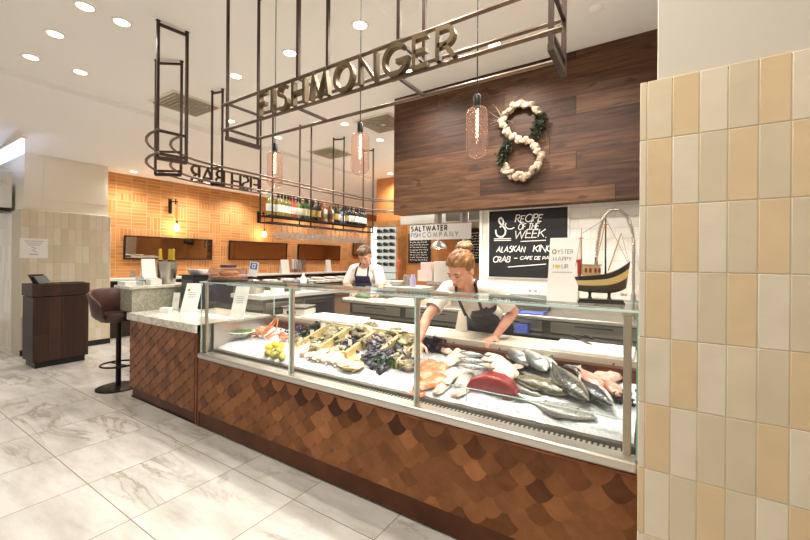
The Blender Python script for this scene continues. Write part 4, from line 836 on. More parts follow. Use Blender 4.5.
for y in (230,240): p = PY(480+84/6,200+y/6+.6,3.877); q = PY(480+186/6,200+y/6+.6,3.877); b.ribbon([(p.x+1.08,p.z-1.33),(q.x+1.08,p.z-1.33)], .009, .002, FY((0,-.0125,0)))
b.build('hook_emblem', K['chalk'], t, smooth=False)
p = PY(533,291,3.897); t = thing('power_outlet', 'white double power outlet on the tile wall below the blackboard', 'outlet', (p.x,3.899,p.z)); MB().box((-.06,-.01,-.035),(.06,0,.035)).build('plate', K['white'], t, bevel=.003); MB().box((-.04,-.012,-.01),(-.015,-.009,.015)).box((.015,-.012,-.01),(.04,-.009,.015)).build('socket', K['inkg'], t)
# pre-rinse tap
t = thing('spray_tap', 'tall chrome pre-rinse spray tap with coiled spring hose', 'tap', (-.15,3.72,1.02)); pts = [(0,0,.55),(0,0,.66),(-.015,0,.76),(-.05,0,.86),(-.11,0,.92),(-.17,0,.915),(-.22,0,.86),(-.25,0,.77),(-.268,0,.65),(-.28,0,.5)]
MB().tube([(0,0,0),(0,0,.56)], .012, 12).build('riser', K['steel'], t); MB().lathe([(.02,0),(.022,.02),(.02,.2),(.014,.22)], n=14).bar((-.06,0,.12),(.06,0,.12),.02).build('valve_body', K['steel'], t)
MB().tube([(-.08,0,.2),(-.05,-.03,.2)], .008).ell((-.085,.0,.2),.014).build('lever', K['steel'], t); MB().tube(pts, .008, 8).build('hose', K['post'], t)
h_ = []; N = 420
for i in range(N+1):
    f = i/N*(len(pts)-1); j = min(int(f), len(pts)-2); a = V(pts[j]).lerp(V(pts[j+1]), f-j); d = (V(pts[j+1])-V(pts[j])).normalized(); ya = V((0,1,0)); xa = ya.cross(d).normalized(); an = i*2*PI/8.5
    h_.append(a+(xa*math.cos(an)+ya*math.sin(an))*.0145)
MB().tube(h_, .0036, 5).build('spring_coil', K['steel'], t); MB().lathe([(.0,0),(.02,0),(.02,.03),(.012,.08),(.01,.12)], c=(-.28,0,.39), n=14).build('spray_head', K['blackp'], t); MB().bar((0,0,.42),(-.02,.17,.42), .012).build('wall_bracket', K['steel'], t)
# wreath
wx = lambda a, b_, y=3.7: PY(395+a/3.115, 55+b_/3.115, y)
cen = wx(395,262,3.75); t = thing('shell_wreath', 'S-shaped wreath of cream shells and dark greenery hung on the timber bulkhead', 'wreath', (cen.x,3.75,cen.z))
def wp(a, b_): p = wx(a,b_); return V((p.x-cen.x, -.035, p.z-cen.z))
ctrl = [wp(*q) for q in ((446,183),(428,158),(402,148),(372,156),(347,180),(337,208),(343,236),(364,256),(392,266),(420,272),(442,290),(451,314),(446,340),(430,362),(404,377),(376,376),(348,363),(337,345))]
MB().tube(ctrl, .017, 8).build('wreath_base', mat('twig_ring', (110,86,62), .8), t)
sh = [mat('shell_a', (168,144,118), .5, var=(128,102,80), vs=40), mat('shell_b', (158,130,104), .5, var=(188,168,142), vs=40), mat('shell_c', (186,168,142), .5, var=(122,98,80), vs=40)]
tw_ = 0; path_ = []
for a, b_ in zip(ctrl, ctrl[1:]):
    for f in (0,.33,.66): path_.append(a.lerp(b_, f))
for i, p in enumerate(path_):
    for k in range(2):
        ss = rnd.uniform(.018,.031); d = V((rnd.uniform(-.022,.022), rnd.uniform(-.022,-.002), rnd.uniform(-.022,.022))); R_ = Matrix.Rotation(rnd.uniform(0,6.3),4,'Y') @ Matrix.Rotation(rnd.uniform(-.6,.6),4,'X')
        MB().ell((0,0,0),(ss*1.25,ss*.6,ss), 10, 7, T=Matrix.Translation(p+d) @ R_, jit=.35, seed=i+k*50).build('shell', sh[rnd.randrange(3)], t)
gm = mat('pine_green', (30,38,20), .7, var=(48,58,28), vs=30)
def foliage(pts, n, sz, name='greenery', m=gm, par=t, sp=.03):
    b = MB()
    for i in range(n):
        p = V(pts[rnd.randrange(len(pts))])+V((rnd.gauss(0,sp), rnd.gauss(-.0,sp*.5), rnd.gauss(0,sp))); d = V((rnd.gauss(0,1), rnd.gauss(-.5,.6), rnd.gauss(0,1))).normalized()*sz*rnd.uniform(.5,1.2); x = d.cross(V((rnd.gauss(0,1),rnd.gauss(0,1),rnd.gauss(0,1)))).normalized()*sz*.2
        b.add([p, p+d*.5+x, p+d, p+d*.5-x],[(0,1,2,3)])
    return b.build(name, m, par, smooth=False)
foliage([wp(448,188).lerp(wp(452,208),q/9) for q in range(10)]+[wp(452,208).lerp(wp(432,252),q/14) for q in range(15)], 420, .042, sp=.022); foliage([wp(354,280).lerp(wp(331,310),q/12) for q in range(13)]+[wp(331,310).lerp(wp(336,338),q/9) for q in range(10)], 420, .042, sp=.022)
b = MB()
for i in range(16):
    p = wp(338,205); d = V((rnd.uniform(-.16,.12),rnd.uniform(-.05,0),rnd.uniform(-.05,.22))); b.tube([p, p+d*.5+V((rnd.uniform(-.02,.02),0,rnd.uniform(-.02,.02))), p+d], [.003,.002,.001], 4)
b.build('dried_twigs', mat('dried_twig', (150,124,92), .8), t)
# happy hour card
a = PZ(548,302.5,1.2935); t = thing('happy_hour_card', 'tall white folded card reading OYSTER HAPPY HOUR on the glass shelf', 'card', (PY(561.5,303,2.08).x,2.08,1.2935), .05); w, h = .073, .325; LN = .028
MB().add([(-w,0,0),(w,0,0),(w+.012,LN,h),(-w+.012,LN,h),(-w,.004,0),(w,.004,0),(w+.012,LN+.003,h),(-w+.012,LN+.003,h)],[(0,1,2,3),(7,6,5,4),(0,4,5,1),(1,5,6,2),(2,6,7,3),(3,7,4,0)]).add([(-w+.012,LN+.003,h),(w+.012,LN+.003,h),(w,.1,0),(-w,.1,0),(-w+.012,LN,h),(w+.012,LN,h),(w,.097,0),(-w,.097,0)],[(0,1,2,3),(7,6,5,4),(0,3,7,4),(1,5,6,2),(2,3,7,6)]).build('folded_card', K['paper'], t, smooth=False)
def cf(x, z): return frame((x+.012*z/h, LN*z/h-.0006, z), (1,0,0), V((.012,LN,h)).normalized(), (0,-1,0))
b = MB(); o2 = MB()
for s_, z in (('YSTER',.243),('APPY',.205)): lettering(b, s_, cf(-.034 if s_[0] == 'Y' else -.03, z), .021, .0028, .0006, .2)
lettering(b, 'H', cf(-.052,.205), .021, .0028, .0006); lettering(b, 'H', cf(-.05,.168), .021, .0028, .0006); lettering(b, 'UR', cf(-.008,.168), .021, .0028, .0006, .2)
for k in range(8): b.box((-.046+.012*k,LN*.148/h-.0014,.146),(-.038+.012*k,LN*.148/h,.150))
b.build('lettering', K['inkg'], t, smooth=False); lettering(o2, 'O', cf(-.058,.243), .021, .005, .0007); o2.build('lettering', K['inko'], t); b = MB(); b.lathe([(0,0),(.009,0),(.009,.0008)], n=18, T=cf(-.025,.178)); b.build('yellow_dot', K['inky'], t)
# knives
for i, (q0, q1) in enumerate((((572,336.5),(592,345.5)),((585,336.5),(607,344.5)))):
    a = PZ(*q0,.922); b_ = PZ(*q1,.922); d = b_-a; L_ = d.length; t = thing('kitchen_knife', 'dark knife lying on the white cutting board, %s' % ('nearest the woman' if i == 0 else 'nearest the end post'), 'knife', (a.x,a.y,.922), math.atan2(d.y,d.x), 'knives on the cutting board')
    MB().box((0,-.011,0),(L_*.42,.011,.016)).build('handle', K['blackp'], t, bevel=.004); MB().prism([(L_*.42,-.012),(L_*.9,-.016),(L_,.006),(L_*.42,.012)], .003, z0=.006).build('blade', K['dsteel'], t)
wb = K['white']
a = tag(MB().box((-.32,-.17,0),(.32,.17,.02)).build('cutting_board', wb, loc=(-3.02,2.88,.9005), bevel=.005), 'thick white cutting board on the worktop at the scale end', 'board'); a.location.x = -2.7; a.location.y = 2.87
tag(MB().box((-.24,-.18,0),(.24,.17,.021)).build('cutting_board', wb, loc=(-.345,2.872,.9005), bevel=.005), 'white cutting board with knives on the worktop beside the end post', 'board')
# ship model
t = thing('ship_model', 'wooden fishing trawler model on a dark stand on the glass shelf', 'ship model', (-.222,2.12,1.2935), .18); L = .125
def hull(z0f, z1f, mname, m):
    n = 14; vs = []; fs = []
    def hw(u, k): return .036*(max(0,1-abs(u)**(3.2))**.75)*(.30+.70*k**.6)
    def zz(u, k): bot = .05+(.018*abs(u)**3 if u > 0 else .006*abs(u)**3); top = .112+(.036*max(0,u)**2.+.010*u); return bot+(top-bot)*k
    ks = [z0f+(z1f-z0f)*j/4 for j in range(5)]
    for i in range(n+1):
        u = -1+2*i/n
        for s_ in (-1,1):
            for k in ks: vs.append(((u*(.86+.14*k) if u > 0 else u*(.9+.1*k))*L, s_*(hw(u,k)+.0008), zz(u,k)))
    for i in range(n):
        for s_ in (0,1):
            for j in range(4): a = i*10+s_*5+j; fs.append((a,a+1,a+11,a+10))
        fs.append((i*10,i*10+5,i*10+15,i*10+10)); fs.append((i*10+4,i*10+14,i*10+19,i*10+9))
    for e in (0,n): fs += [(e*10+j,e*10+j+1,e*10+6+j,e*10+5+j) for j in range(4)]
    MB().add(vs, fs).build(mname, m, t, ang=60)
hull(0,.42,'lower_hull', mat('hull_dark', (54,40,32), .35, coat=.4)); hull(.42,.74,'hull_band', mat('hull_cream', (208,182,120), .4)); hull(.74,1,'bulwark', mat('hull_black', (32,28,36), .35))
MB().box((-.1,-.028,.008),(.095,.028,.02)).box((-.105,-.035,0),(.1,.035,.008)).build('stand_base', mat('stand_wood', (40,26,20), .3, coat=.4), t); 
for x in (-.05,.035): MB().lathe([(.012,.02),(.007,.03),(.007,.045),(.012,.06)], c=(x,0,0), n=10).build('stand_post', K['blackp'], t)
cb_ = mat('cabin_tan', (196,160,112), .6); MB().box((-.085,-.022,.105),(-.005,.022,.142)).build('deckhouse', cb_, t); MB().box((-.09,-.025,.142),(.0,.025,.146)).build('roof', mat('roof_grey', (150,146,140), .6), t); b = MB()
for x in (-.075,-.055,-.032,-.015): b.box((x,-.0235,.118),(x+.011,-.0215,.133))
b.build('window', mat('port_red', (120,50,44), .5), t); MB().lathe([(.009,.105),(.009,.152),(.012,.152),(.012,.162)], c=(-.1,0,0), n=12).build('funnel', mat('funnel_red', (176,52,40), .5), t)
ms = mat('mast_wood', (196,150,96), .5)
for x, h_, r_, m_ in ((-.09,.255,.0035,ms),(.018,.30,.004,K['blackp'])): MB().tube([(x,0,.11),(x,0,h_)], [r_,r_*.7], 8).build('mast', m_, t); MB().bar((x-.01,0,h_-.02),(x+.01,0,h_-.02), .003).tube([(x,0,h_),(x,0,h_+.014)], .0015, 5).build('masthead', mat('mast_tip', (190,90,50), .5), t)
MB().tube([(-.03,0,.13),(.016,0,.285)], .003, 6).build('boom', ms, t); MB().tube([(.03,0,.125),(.085,0,.25)], .003, 6).build('boom', ms, t); b = MB()
for p_, q_ in (((.018,0,.3),(.12,0,.145)),((.018,0,.3),(-.09,0,.25)),((-.09,0,.25),(-.12,0,.125)),((.085,0,.25),(.12,0,.15)),((.018,.0,.28),(.02,.03,.115)),((.018,.0,.28),(.02,-.03,.115)),((-.09,.0,.24),(-.085,-.028,.115))): b.tube([p_,q_], .0007, 4)
b.build('rigging', K['blackp'], t)
for ch_ in t.children:
    if ch_.name.split('.')[0] not in ('stand_base','stand_post'):
        for v_ in ch_.data.vertices:
            if v_.co.z > .05: v_.co.z = .05+(v_.co.z-.05)*1.46
# ---------------------------------------------------------------- ice and seafood
b = MB(); NX, NY = 150, 36; vs = []; fs = []
for j in range(NY+1):
    for i in range(NX+1):
        x = LX+.035+(RX-.02-LX-.035)*i/NX; y = 2.005+(2.69-2.005)*j/NY; e = min(1, j/2)
        vs.append((x, y, .66+(bedz(y)-.66)*e + e*(.014*noise.noise(V((x*9,y*9,0)))+.010*noise.noise(V((x*30,y*30,3))))))
for j in range(NY):
    for i in range(NX): a = j*(NX+1)+i; fs.append((a,a+1,a+NX+2,a+NX+1))
ice = MB().add(vs, fs).build('crushed_ice', K['ice']); ice['kind'] = 'stuff'; tag(ice, 'bed of crushed white ice filling the display case', 'ice')
r5 = random.Random(23)
def onbed(x, y, h=0, dz=0): p = bed(x, y, h); p.z = bedz(p.y)+dz; return p
TILT = Matrix.Rotation(math.atan(BK), 4, 'X')
def place(o, p, ang, roll=0, sc=1, pitch=0):
    o.location = p; o.rotation_mode = 'XYZ'
    o.rotation_euler = (TILT @ Matrix.Rotation(ang,4,'Z') @ Matrix.Rotation(pitch,4,'Y') @ Matrix.Rotation(roll,4,'X')).to_euler(); o.scale = (sc,)*3; return o
# ---- fish
def fish(name, label, mtl, fin, prof, L, H, T, tail=.16, dors=True, group=None, bend=0, cat='fish', mouth=True):
    t = thing(name, label, cat, group=group); n = 22; vs = []; fs = []; m_ = 14; N = len(prof)-1
    def hp(u): f = u*N; i = min(int(f), N-1); a, c = prof[i], prof[i+1]; g = f-i; g = g*g*(3-2*g); return a+(c-a)*g
    by = lambda u: bend*L*(u-.4)**2
    for i in range(n+1):
        u = i/n; h = max(.004, hp(u))*H/2; w = max(.003, hp(u)**.8*T/2)
        for k in range(m_):
            a = 2*PI*k/m_; vs.append(((u-.45)*L, by(u)+h*math.cos(a), w*math.sin(a)+T*.42))
    for i in range(n): fs += [(i*m_+k, i*m_+(k+1) % m_, (i+1)*m_+(k+1) % m_, (i+1)*m_+k) for k in range(m_)]
    fs += [tuple(range(m_))[::-1], tuple(n*m_+k for k in range(m_))]
    MB().add(vs, fs).build('body', mtl, t)
    x1 = .55*L; yb = by(1); hb = H*prof[-1]/2; zc = T*.42; tl = tail*L
    MB().prism([(x1-.02*L,yb-hb),(x1+tl*.4,yb-tl*.35),(x1+tl,yb-tl*.62),(x1+tl*.72,yb),(x1+tl,yb+tl*.62),(x1+tl*.4,yb+tl*.35),(x1-.02*L,yb+hb)], .005, z0=zc-.0025).build('tail_fin', fin, t)
    if dors:
        pts = [((u-.45)*L, by(u)+hp(u)*H/2*.9) for u in (.32,.42,.52,.62,.7)]; top = [((u-.42)*L, by(u)+hp(u)*H/2+k*H) for u, k in ((.7,.04),(.62,.1),(.5,.16),(.4,.17))]
        MB().prism(pts+top, .004, z0=zc-.002).build('dorsal_fin', fin, t)
        MB().prism([((.58-.45)*L,by(.58)-hp(.58)*H/2*.9),((.7-.45)*L,by(.7)-hp(.7)*H/2*.9),((.72-.43)*L,by(.72)-hp(.7)*H/2-.08*H)], .004, z0=zc-.002).build('anal_fin', fin, t)
    u = .1; zt = zc+hp(u)**.8*T/2
    MB().ell(((u-.45)*L, by(u)+H*.08, zt*.93), (H*.07,H*.07,T*.06), 10, 6).build('eye', eyem, t); MB().ell(((u-.45)*L, by(u)+H*.08, zt*.93+T*.03), (H*.035,H*.035,T*.05), 8, 6).build('pupil', K['blackp'], t)
    ga = [((.24-.45)*L+.02*L*math.cos(a), by(.24)+hp(.24)*H*.36*math.sin(a), zc+hp(.24)**.8*T/2*math.cos(a*.75)+.001) for a in [(-1.1+2.2*k/8) for k in range(9)]]
    MB().tube(ga, .0018*max(1,H/.08), 5).build('gill_edge', fin, t)
    MB().prism([(0,0),(.16*L,-.03*L),(.15*L,.035*L)], .003, Matrix.Translation(((.26-.45)*L, by(.26)-H*.1, zc+hp(.3)**.8*T/2-.002)) @ Matrix.Rotation(.1,4,'Y')).build('pectoral_fin', fin, t)
    return t
eyem = mat('fish_eye', (196,186,150), .1, coat=.6)
fin_d = mat('fin_dark', (74,68,60), .4); fin_l = mat('fin_pale', (170,160,150), .4)
PB = [.06,.52,.82,.97,1.,.93,.78,.55,.34,.2,.16]; PS = [.1,.5,.75,.9,1.,1.,.92,.78,.55,.3,.2]
m_bass = m_fish('silver_skin', [(0,(236,234,228)),(.45,(206,206,202)),(.65,(120,124,124)),(1,(52,56,58))]); m_dark = m_fish('dark_skin', [(0,(196,188,172)),(.25,(120,116,104)),(.5,(66,66,60)),(1,(34,36,34))], (104,104,92))
m_cod = m_fish('olive_skin', [(0,(206,196,170)),(.3,(140,128,100)),(.6,(96,88,66)),(1,(58,54,42))], (140,130,100)); m_mac = m_fish('mackerel_skin', [(0,(226,224,218)),(.25,(170,176,178)),(.4,(56,64,70)),(1,(26,34,40))], (16,22,28))
m_red = m_fish('pink_skin', [(0,(240,214,196)),(.5,(224,160,138)),(1,(190,110,92))]); m_grey = m_fish('grey_skin', [(0,(214,208,198)),(.5,(150,146,138)),(1,(96,94,88))], (70,70,66))
def fpx(o, head, tail_, lift=0, roll=0, sc=None):
    """lay a fish so its head and tail sit on the ice at two places"""
    a = bed(*head, h=lift); c = bed(*tail_, h=lift); d = a-c; L_ = o['len']*1.1
    s = sc or d.length/L_; mid = c.lerp(a, .5); mid.z = bedz(mid.y)+lift
    ang = math.atan2(-d.y, -d.x); o.rotation_mode = 'XYZ'; o.location = mid; o.rotation_euler = (TILT @ Matrix.Rotation(ang,4,'Z') @ Matrix.Rotation(roll,4,'X')).to_euler(); o.scale = (s,)*3; return o
def F(*a, **k): o = fish(*a, **k); o['len'] = a[5]; return o
o = F('sea_bass', 'big silver sea bass lying uppermost behind the red tuna, head towards front glass', m_bass, fin_d, PB, .36, .12, .07); fpx(o, (549,378), (523,352), .05)
o = F('sea_bass', 'silver sea bass lying beside the uppermost one, on the tuna side', m_bass, fin_d, PB, .36, .115, .07); fpx(o, (531,372), (506,350), .035)
o = F('sea_bass', 'slim silver sea bass tucked beside the uppermost one, on the end post side', m_bass, fin_d, PB, .36, .105, .065); fpx(o, (558,378), (540,356), .03)
o = F('cod', 'large dark olive cod lying across the ice before the sea bass', m_cod, fin_d, PB, .5, .15, .09, bend=.1); fpx(o, (578,402), (505,378), .0)
o = F('salmon', 'long dark salmon with silver face pointing to the end post', m_dark, fin_d, PB, .5, .125, .08, bend=-.1); fpx(o, (592,412), (548,366), .035)
o = F('salmon', 'black-backed salmon with white belly nearest the end post', m_fish('black_silver_skin', [(0,(250,248,244)),(.3,(226,222,216)),(.42,(60,62,62)),(1,(22,24,24))]), fin_d, PB, .5, .13, .075, bend=-.15); fpx(o, (616,416), (572,374), .03)
o = F('red_mullet', 'pink whole fish behind the black-backed salmon', m_red, fin_l, PB, .34, .125, .075); fpx(o, (604,396), (580,372), .05)
o = F('gurnard', 'brown speckled fish lying at the back beside the pink fish', m_cod, fin_d, PS, .3, .13, .09); fpx(o, (580,372), (556,364), .02)
o = F('sole', 'flat grey fish under the ice edge behind the acrylic guard', m_grey, fin_d, PB, .46, .17, .045); fpx(o, (606,424), (524,402), -.004)
o = F('snapper', 'pale pink fish against the end glass at the back', m_red, fin_l, PS, .28, .13, .08); fpx(o, (622,402), (606,384), .03)
o = F('hake', 'grey hake half hidden between the cod and the dark salmon', m_grey, fin_d, PB, .45, .12, .08); fpx(o, (560,398), (520,374), -.01)
o = F('sea_bream', 'dull olive bream lying at the back between cream fillet and sea bass', m_cod, fin_d, PS, .3, .14, .08); fpx(o, (532,372), (510,358), .0)
o = F('trout', 'speckled dark trout between the black-backed salmon and the pink fish', m_dark, fin_d, PB, .4, .11, .08); fpx(o, (606,408), (574,380), .0)
o = F('haddock', 'silver-grey haddock lying low before the red tuna end', m_grey, fin_d, PB, .4, .12, .07); fpx(o, (545,400), (508,386), -.01)
mk = F('mackerel', 'striped mackerel, top of the row behind the white fillets', m_mac, fin_d, PS, .26, .062, .05, group='mackerel in a row'); fpx(mk, (457,354), (486,358), .095)
for q, l_ in ((((456,360),(488,364.5)),'striped mackerel, second in the row behind the white fillets'),(((455,366),(489,371.5)),'striped mackerel, lowest in the row beside the scaled fillet')): o = dup(mk, (0,0,0), label=l_); o['len'] = .26; fpx(o, q[0], q[1], .085)
# ---- fillets and cuts
def slab(name, label, m_, L, W, T, group=None, taper=.45, wav=.012, seed=0, skin=None, cat='fish fillet'):
    t = thing(name, label, cat, group=group); n = 18; k_ = 9; vs = []; fs = []
    for i in range(n+1):
        u = i/n; w = W/2*(min(1, (u*6)**.5 if u < .17 else 1))*(1-taper*max(0,u-.3)/.7)*(1 if u < .93 else max(.15,(1-u)/.07))
        for k in range(k_+1):
            v = -1+2*k/k_; x = (u-.5)*L; y = v*w+.06*W*math.sin(u*5+seed); z = T*(1-abs(v)**3)*(1-.5*u)*(min(1,u*8+.2))+wav*noise.noise(V((u*4+seed,v*2,seed)))
            vs.append((x,y,max(z,.004)))
    m0 = len(vs); vs += [(x,y,0) for x,y,z in vs[:m0]]
    K1 = k_+1
    for i in range(n):
        for k in range(k_): a = i*K1+k; fs += [(a,a+1,a+K1+1,a+K1),(m0+a,m0+a+K1,m0+a+K1+1,m0+a+1)]
        for a, b_ in ((i*K1,(i+1)*K1),((i+1)*K1+k_,i*K1+k_)): fs.append((a,b_,m0+b_,m0+a))
    for a0 in (0, n*K1): fs += [(a0+k,a0+k+1,m0+a0+k+1,m0+a0+k) for k in range(k_)]
    MB().add(vs, fs).build('flesh', m_, t)
    if skin:
        MB().add([(x*1.01,y*1.03,-.004 if z == 0 else .003) for x,y,z in vs], fs).build('skin', skin, t)
    return t
def spx(o, a_, b_, L, lift=0, roll=0):
    a = bed(*a_, h=lift); b_ = bed(*b_, h=lift); d = b_-a; mid = (a+b_)/2; mid.z = bedz(mid.y)+lift; s = d.length/L
    o.location = mid; o.rotation_euler = (TILT @ Matrix.Rotation(math.atan2(d.y,d.x),4,'Z') @ Matrix.Rotation(roll,4,'X')).to_euler(); o.scale = (s,)*3; return o
sal = m_salmon(); whf = m_flesh('white_flesh', (236,220,200), (222,196,174), (248,240,228)); pnf = m_flesh('pink_flesh', (230,190,172), (206,150,134), (240,214,200)); skn = mat('fish_skin_grey', (120,116,106), .35, var=(176,172,162), vs=90, coat=.3)
for i, (a_, b_, lf, l_) in enumerate((((446,366),(416,379),.035,'orange salmon fillet uppermost beside the front post'),((446,377),(414,390),.02,'orange salmon fillet nearest the front glass beside the front post'),((436,362),(414,370),.02,'orange salmon fillet at the back by the purple kale'),((425,396),(410,392),.0,'small orange salmon piece touching the front post'))):
    spx(slab('salmon_fillet', l_, sal, .3, .17, .045, group='salmon fillets', seed=i, skin=skn), a_, b_, .3, lf)
for i, (a_, b_, lf, m_, l_) in enumerate((((462,352),(446,366),.045,whf,'thick white fillet behind the salmon'),((441,352),(468,348),.02,pnf,'pinkish fillet at the very back beside the purple kale'),((456,370),(443,384),.03,whf,'white fillet between the salmon and the scaled fillet'),((448,382),(434,394),.012,pnf,'folded pinkish white fillet before the salmon'),((468,386),(452,397),.01,pnf,'small pale fillet curl before the tuna'),((484,358),(516,378),.045,whf,'long cream fillet draped behind the red tuna'),((500,353),(486,364),.02,pnf,'pale fillet between the mackerel and cream fillet'),((500,368),(524,366),.045,pnf,'rosy fillet strip beside the silver sea bass'),((614,372),(596,388),.02,pnf,'pale pink fillet beside the end post at the back'),((600,366),(580,374),.015,mat('tan_flesh',(214,176,130),.35,var=(196,150,104),vs=16,coat=.3),'tan smoked fillet at the back near the end post'))):
    spx(slab('fish_fillet', l_, m_, .25, .135, .034, group='pale fish fillets', seed=i+7, wav=.02, skin=(skn if i in (2,3,6) else None)), a_, b_, .25, lf)
spx(slab('scaled_fillet', 'grey scaly fish side with its skin up before the mackerel', mat('scaly_skin', (150,146,136), .3, var=(216,212,204), vs=110, bump=.5, bs=160, coat=.4), .26, .12, .04, taper=.25, seed=3), (474,371), (458,387), .26, .025)
t = thing('tuna_loin', 'dark red tuna loin block on the ice before the cream fillet', 'tuna'); a = bed(466,387); c = bed(517,396); d = c-a; mid = (a+c)/2
tv = [(-.15,-.05,0),(-.11,-.055,.05),(-.02,-.05,.075),(.07,-.05,.07),(.14,-.045,.045),(.17,-.04,.0)]; tb_ = [(x*.93+.005,.06,z*1.02) for x, y, z in tv]; n = len(tv)
MB().add(tv+tb_, [tuple(range(n)), tuple(range(n,2*n))[::-1]]+[(i,n+i,n+(i+1) % n,(i+1) % n) for i in range(n)]).build('flesh', mat('tuna_flesh', (158,44,42), .3, var=(128,30,32), vs=16, coat=.5, bump=.2, bs=90), t, bevel=.012)
MB().prism([(.09,-.052),(.172,-.042),(.165,.055),(.12,.058)], .03, Matrix.Translation((0,0,.018)) @ Matrix.Rotation(.42,4,'Y')).build('dark_end', mat('tuna_dark', (84,26,26), .3, coat=.5), t, bevel=.008)
t.location = (mid.x, mid.y, bedz(mid.y)+.008); t.rotation_euler = (0,0,math.atan2(d.y,d.x)); t.scale = (d.length/.32, d.length/.32*1.15, d.length/.32*1.35)
# ---- shell heaps
def rock(seed, r, m_, name, jit=.7): return MB().ell((0,0,0), r, 12, 8, jit=jit, seed=seed).build(name, m_)
oym = [mat('oyster_shell_%s' % q, c, .6, var=v, vs=28, bump=.8, bs=50) for q, c, v in (('a',(150,136,100),(88,78,56)),('b',(186,172,136),(110,98,72)),('c',(120,108,78),(196,184,150)))]
def heap(name, protos, pts, n, label, cat, group, sz, dz=.02, spread=1, rows=2):
    k = 0
    for i in range(n):
        a = r5.random(); b_ = r5.random()
        P = bedquad(pts, a, b_); o = protos[r5.randrange(len(protos))]
        if not o.get('category'): pass
        else: o = o.copy(); COL.objects.link(o)
        tag(o, label, cat, group); place(o, V((P.x,P.y,bedz(P.y)+dz+ .035*rows*r5.random()*(.4+b_*.6))), r5.uniform(0,6.3), r5.uniform(-.7,.7), sz*r5.uniform(.8,1.25), r5.uniform(-.5,.5))
def bedquad(pts, a, b_): p = [bed(*q) for q in pts]; return p[0].lerp(p[1], a).lerp(p[3].lerp(p[2], a), b_)
def oyp(s0): return [rock(s0+i, (.048,.032,.016), oym[i % 3], 'oyster') for i in range(4)]
# wooden crates
cw = mat('crate_wood', (222,196,140), .55, var=(200,170,112), vs=12)
tops = [(329.6,322),(351,326.5),(377,329.5),(402.5,333),(426,338)]; crx = [PZ(x,y,.895).x*0+PY(x,y,2.66).x for x, y in tops]
cd = ['nearest the weighing scale','second from the weighing scale','third from the weighing scale','beside the front post']
for i in range(4):
    x0, x1 = crx[i], crx[i+1]-.006; t = thing('shellfish_crate', 'pale wooden crate of shellfish under the worktop, %s' % cd[i], 'crate', ((x0+x1)/2,2.45,.72), group='pale wooden crates'); hw = (x1-x0)/2
    side = [(2.26-2.45,.015),(2.67-2.45,.045),(2.67-2.45,.165),(2.60-2.45,.165),(2.26-2.45,.06)]
    for s_ in (-1,1): MB().prism(side, .012, FXP((s_*hw-(.012 if s_ > 0 else 0),0,0))).build('side_board', cw, t)
    MB().box((-hw,.208,.04),(hw,.22,.165)).build('back_board', cw, t); MB().box((-hw+.012,-.19,.012),(hw-.012,.21,.03), Matrix.Rotation(.07,4,'X')).build('base_board', cw, t)
for i, q in enumerate((((323,346),(340,349),(350,333),(335,330)),((345,348),(364,352),(376,337),(356,333)),((371,350),(388,356),(402,341),(382,337)),((396,352),(412,358),(424,346),(407,341)))):
    heap('oyster', oyp(i*10), q, 24, 'rough brown-grey oyster piled in the wooden crate %s' % cd[i], 'oyster', 'oysters in the crate '+cd[i], 1.0, .05, rows=1.3)
heap('oyster', oyp(60), ((295,347),(318,353),(334,343),(300,335)), 24, 'small grey oyster heaped on the ice before the first crate', 'oyster', 'oysters on the ice before the crates', .8, .02)
heap('oyster', oyp(90), ((394,368),(411,374),(412,360),(394,356)), 16, 'pale oyster heaped behind the parsley beside the front post', 'oyster', 'oysters beside the front post', .85, .02)
mus = []
mm_ = mat('mussel_shell', (24,20,32), .4, var=(48,42,62), vs=20, coat=.15)
for s_ in range(2):
    mus.append(MB().lathe([(.001,-.038),(.012,-.03),(.019,-.01),(.02,.01),(.014,.03),(.001,.038)], n=10, T=Matrix.Diagonal((1,1,.6,1)) @ Matrix.Rotation(PI/2,4,'X')).build('mussel', mm_))
heap('mussel', mus, ((362,366),(384,374),(392,359),(370,352)), 60, 'glossy dark mussel in the big heap before the third crate', 'mussel', 'mussels in the big heap', 1.0, .015, rows=2)
mus2 = [mus[0].copy()]; COL.objects.link(mus2[0]); mus2[0]['category'] = ''
heap('mussel', mus2, ((337,352),(358,355),(364,347),(342,342)), 30, 'dark mussel in the smaller heap before the second crate', 'mussel', 'mussels in the smaller heap', .95, .012, rows=1.2)
mus3 = [mus[1].copy()]; COL.objects.link(mus3[0]); mus3[0]['category'] = ''
heap('mussel', mus3, ((392,360),(412,366),(413,356),(398,350)), 26, 'dark mussel heaped beside the front post', 'mussel', 'mussels beside the front post', .95, .02, rows=1.2)
clm = [MB().ell((0,0,0),(.024,.021,.014),12,8,jit=.2,seed=s_).build('clam', m_) for s_, m_ in enumerate((mat('clam_a',(206,190,156),.4,var=(160,140,104),vs=50),mat('clam_b',(150,134,104),.4,var=(206,190,160),vs=50)))]
heap('clam', clm, ((318,352),(338,358),(346,350),(322,344)), 30, 'small tan clam in the heap before the mussels', 'clam', 'clams before the mussels', 1., .01, rows=1)
scm = mat('scallop_shell', (240,226,200), .4, var=(220,196,160), vs=18)
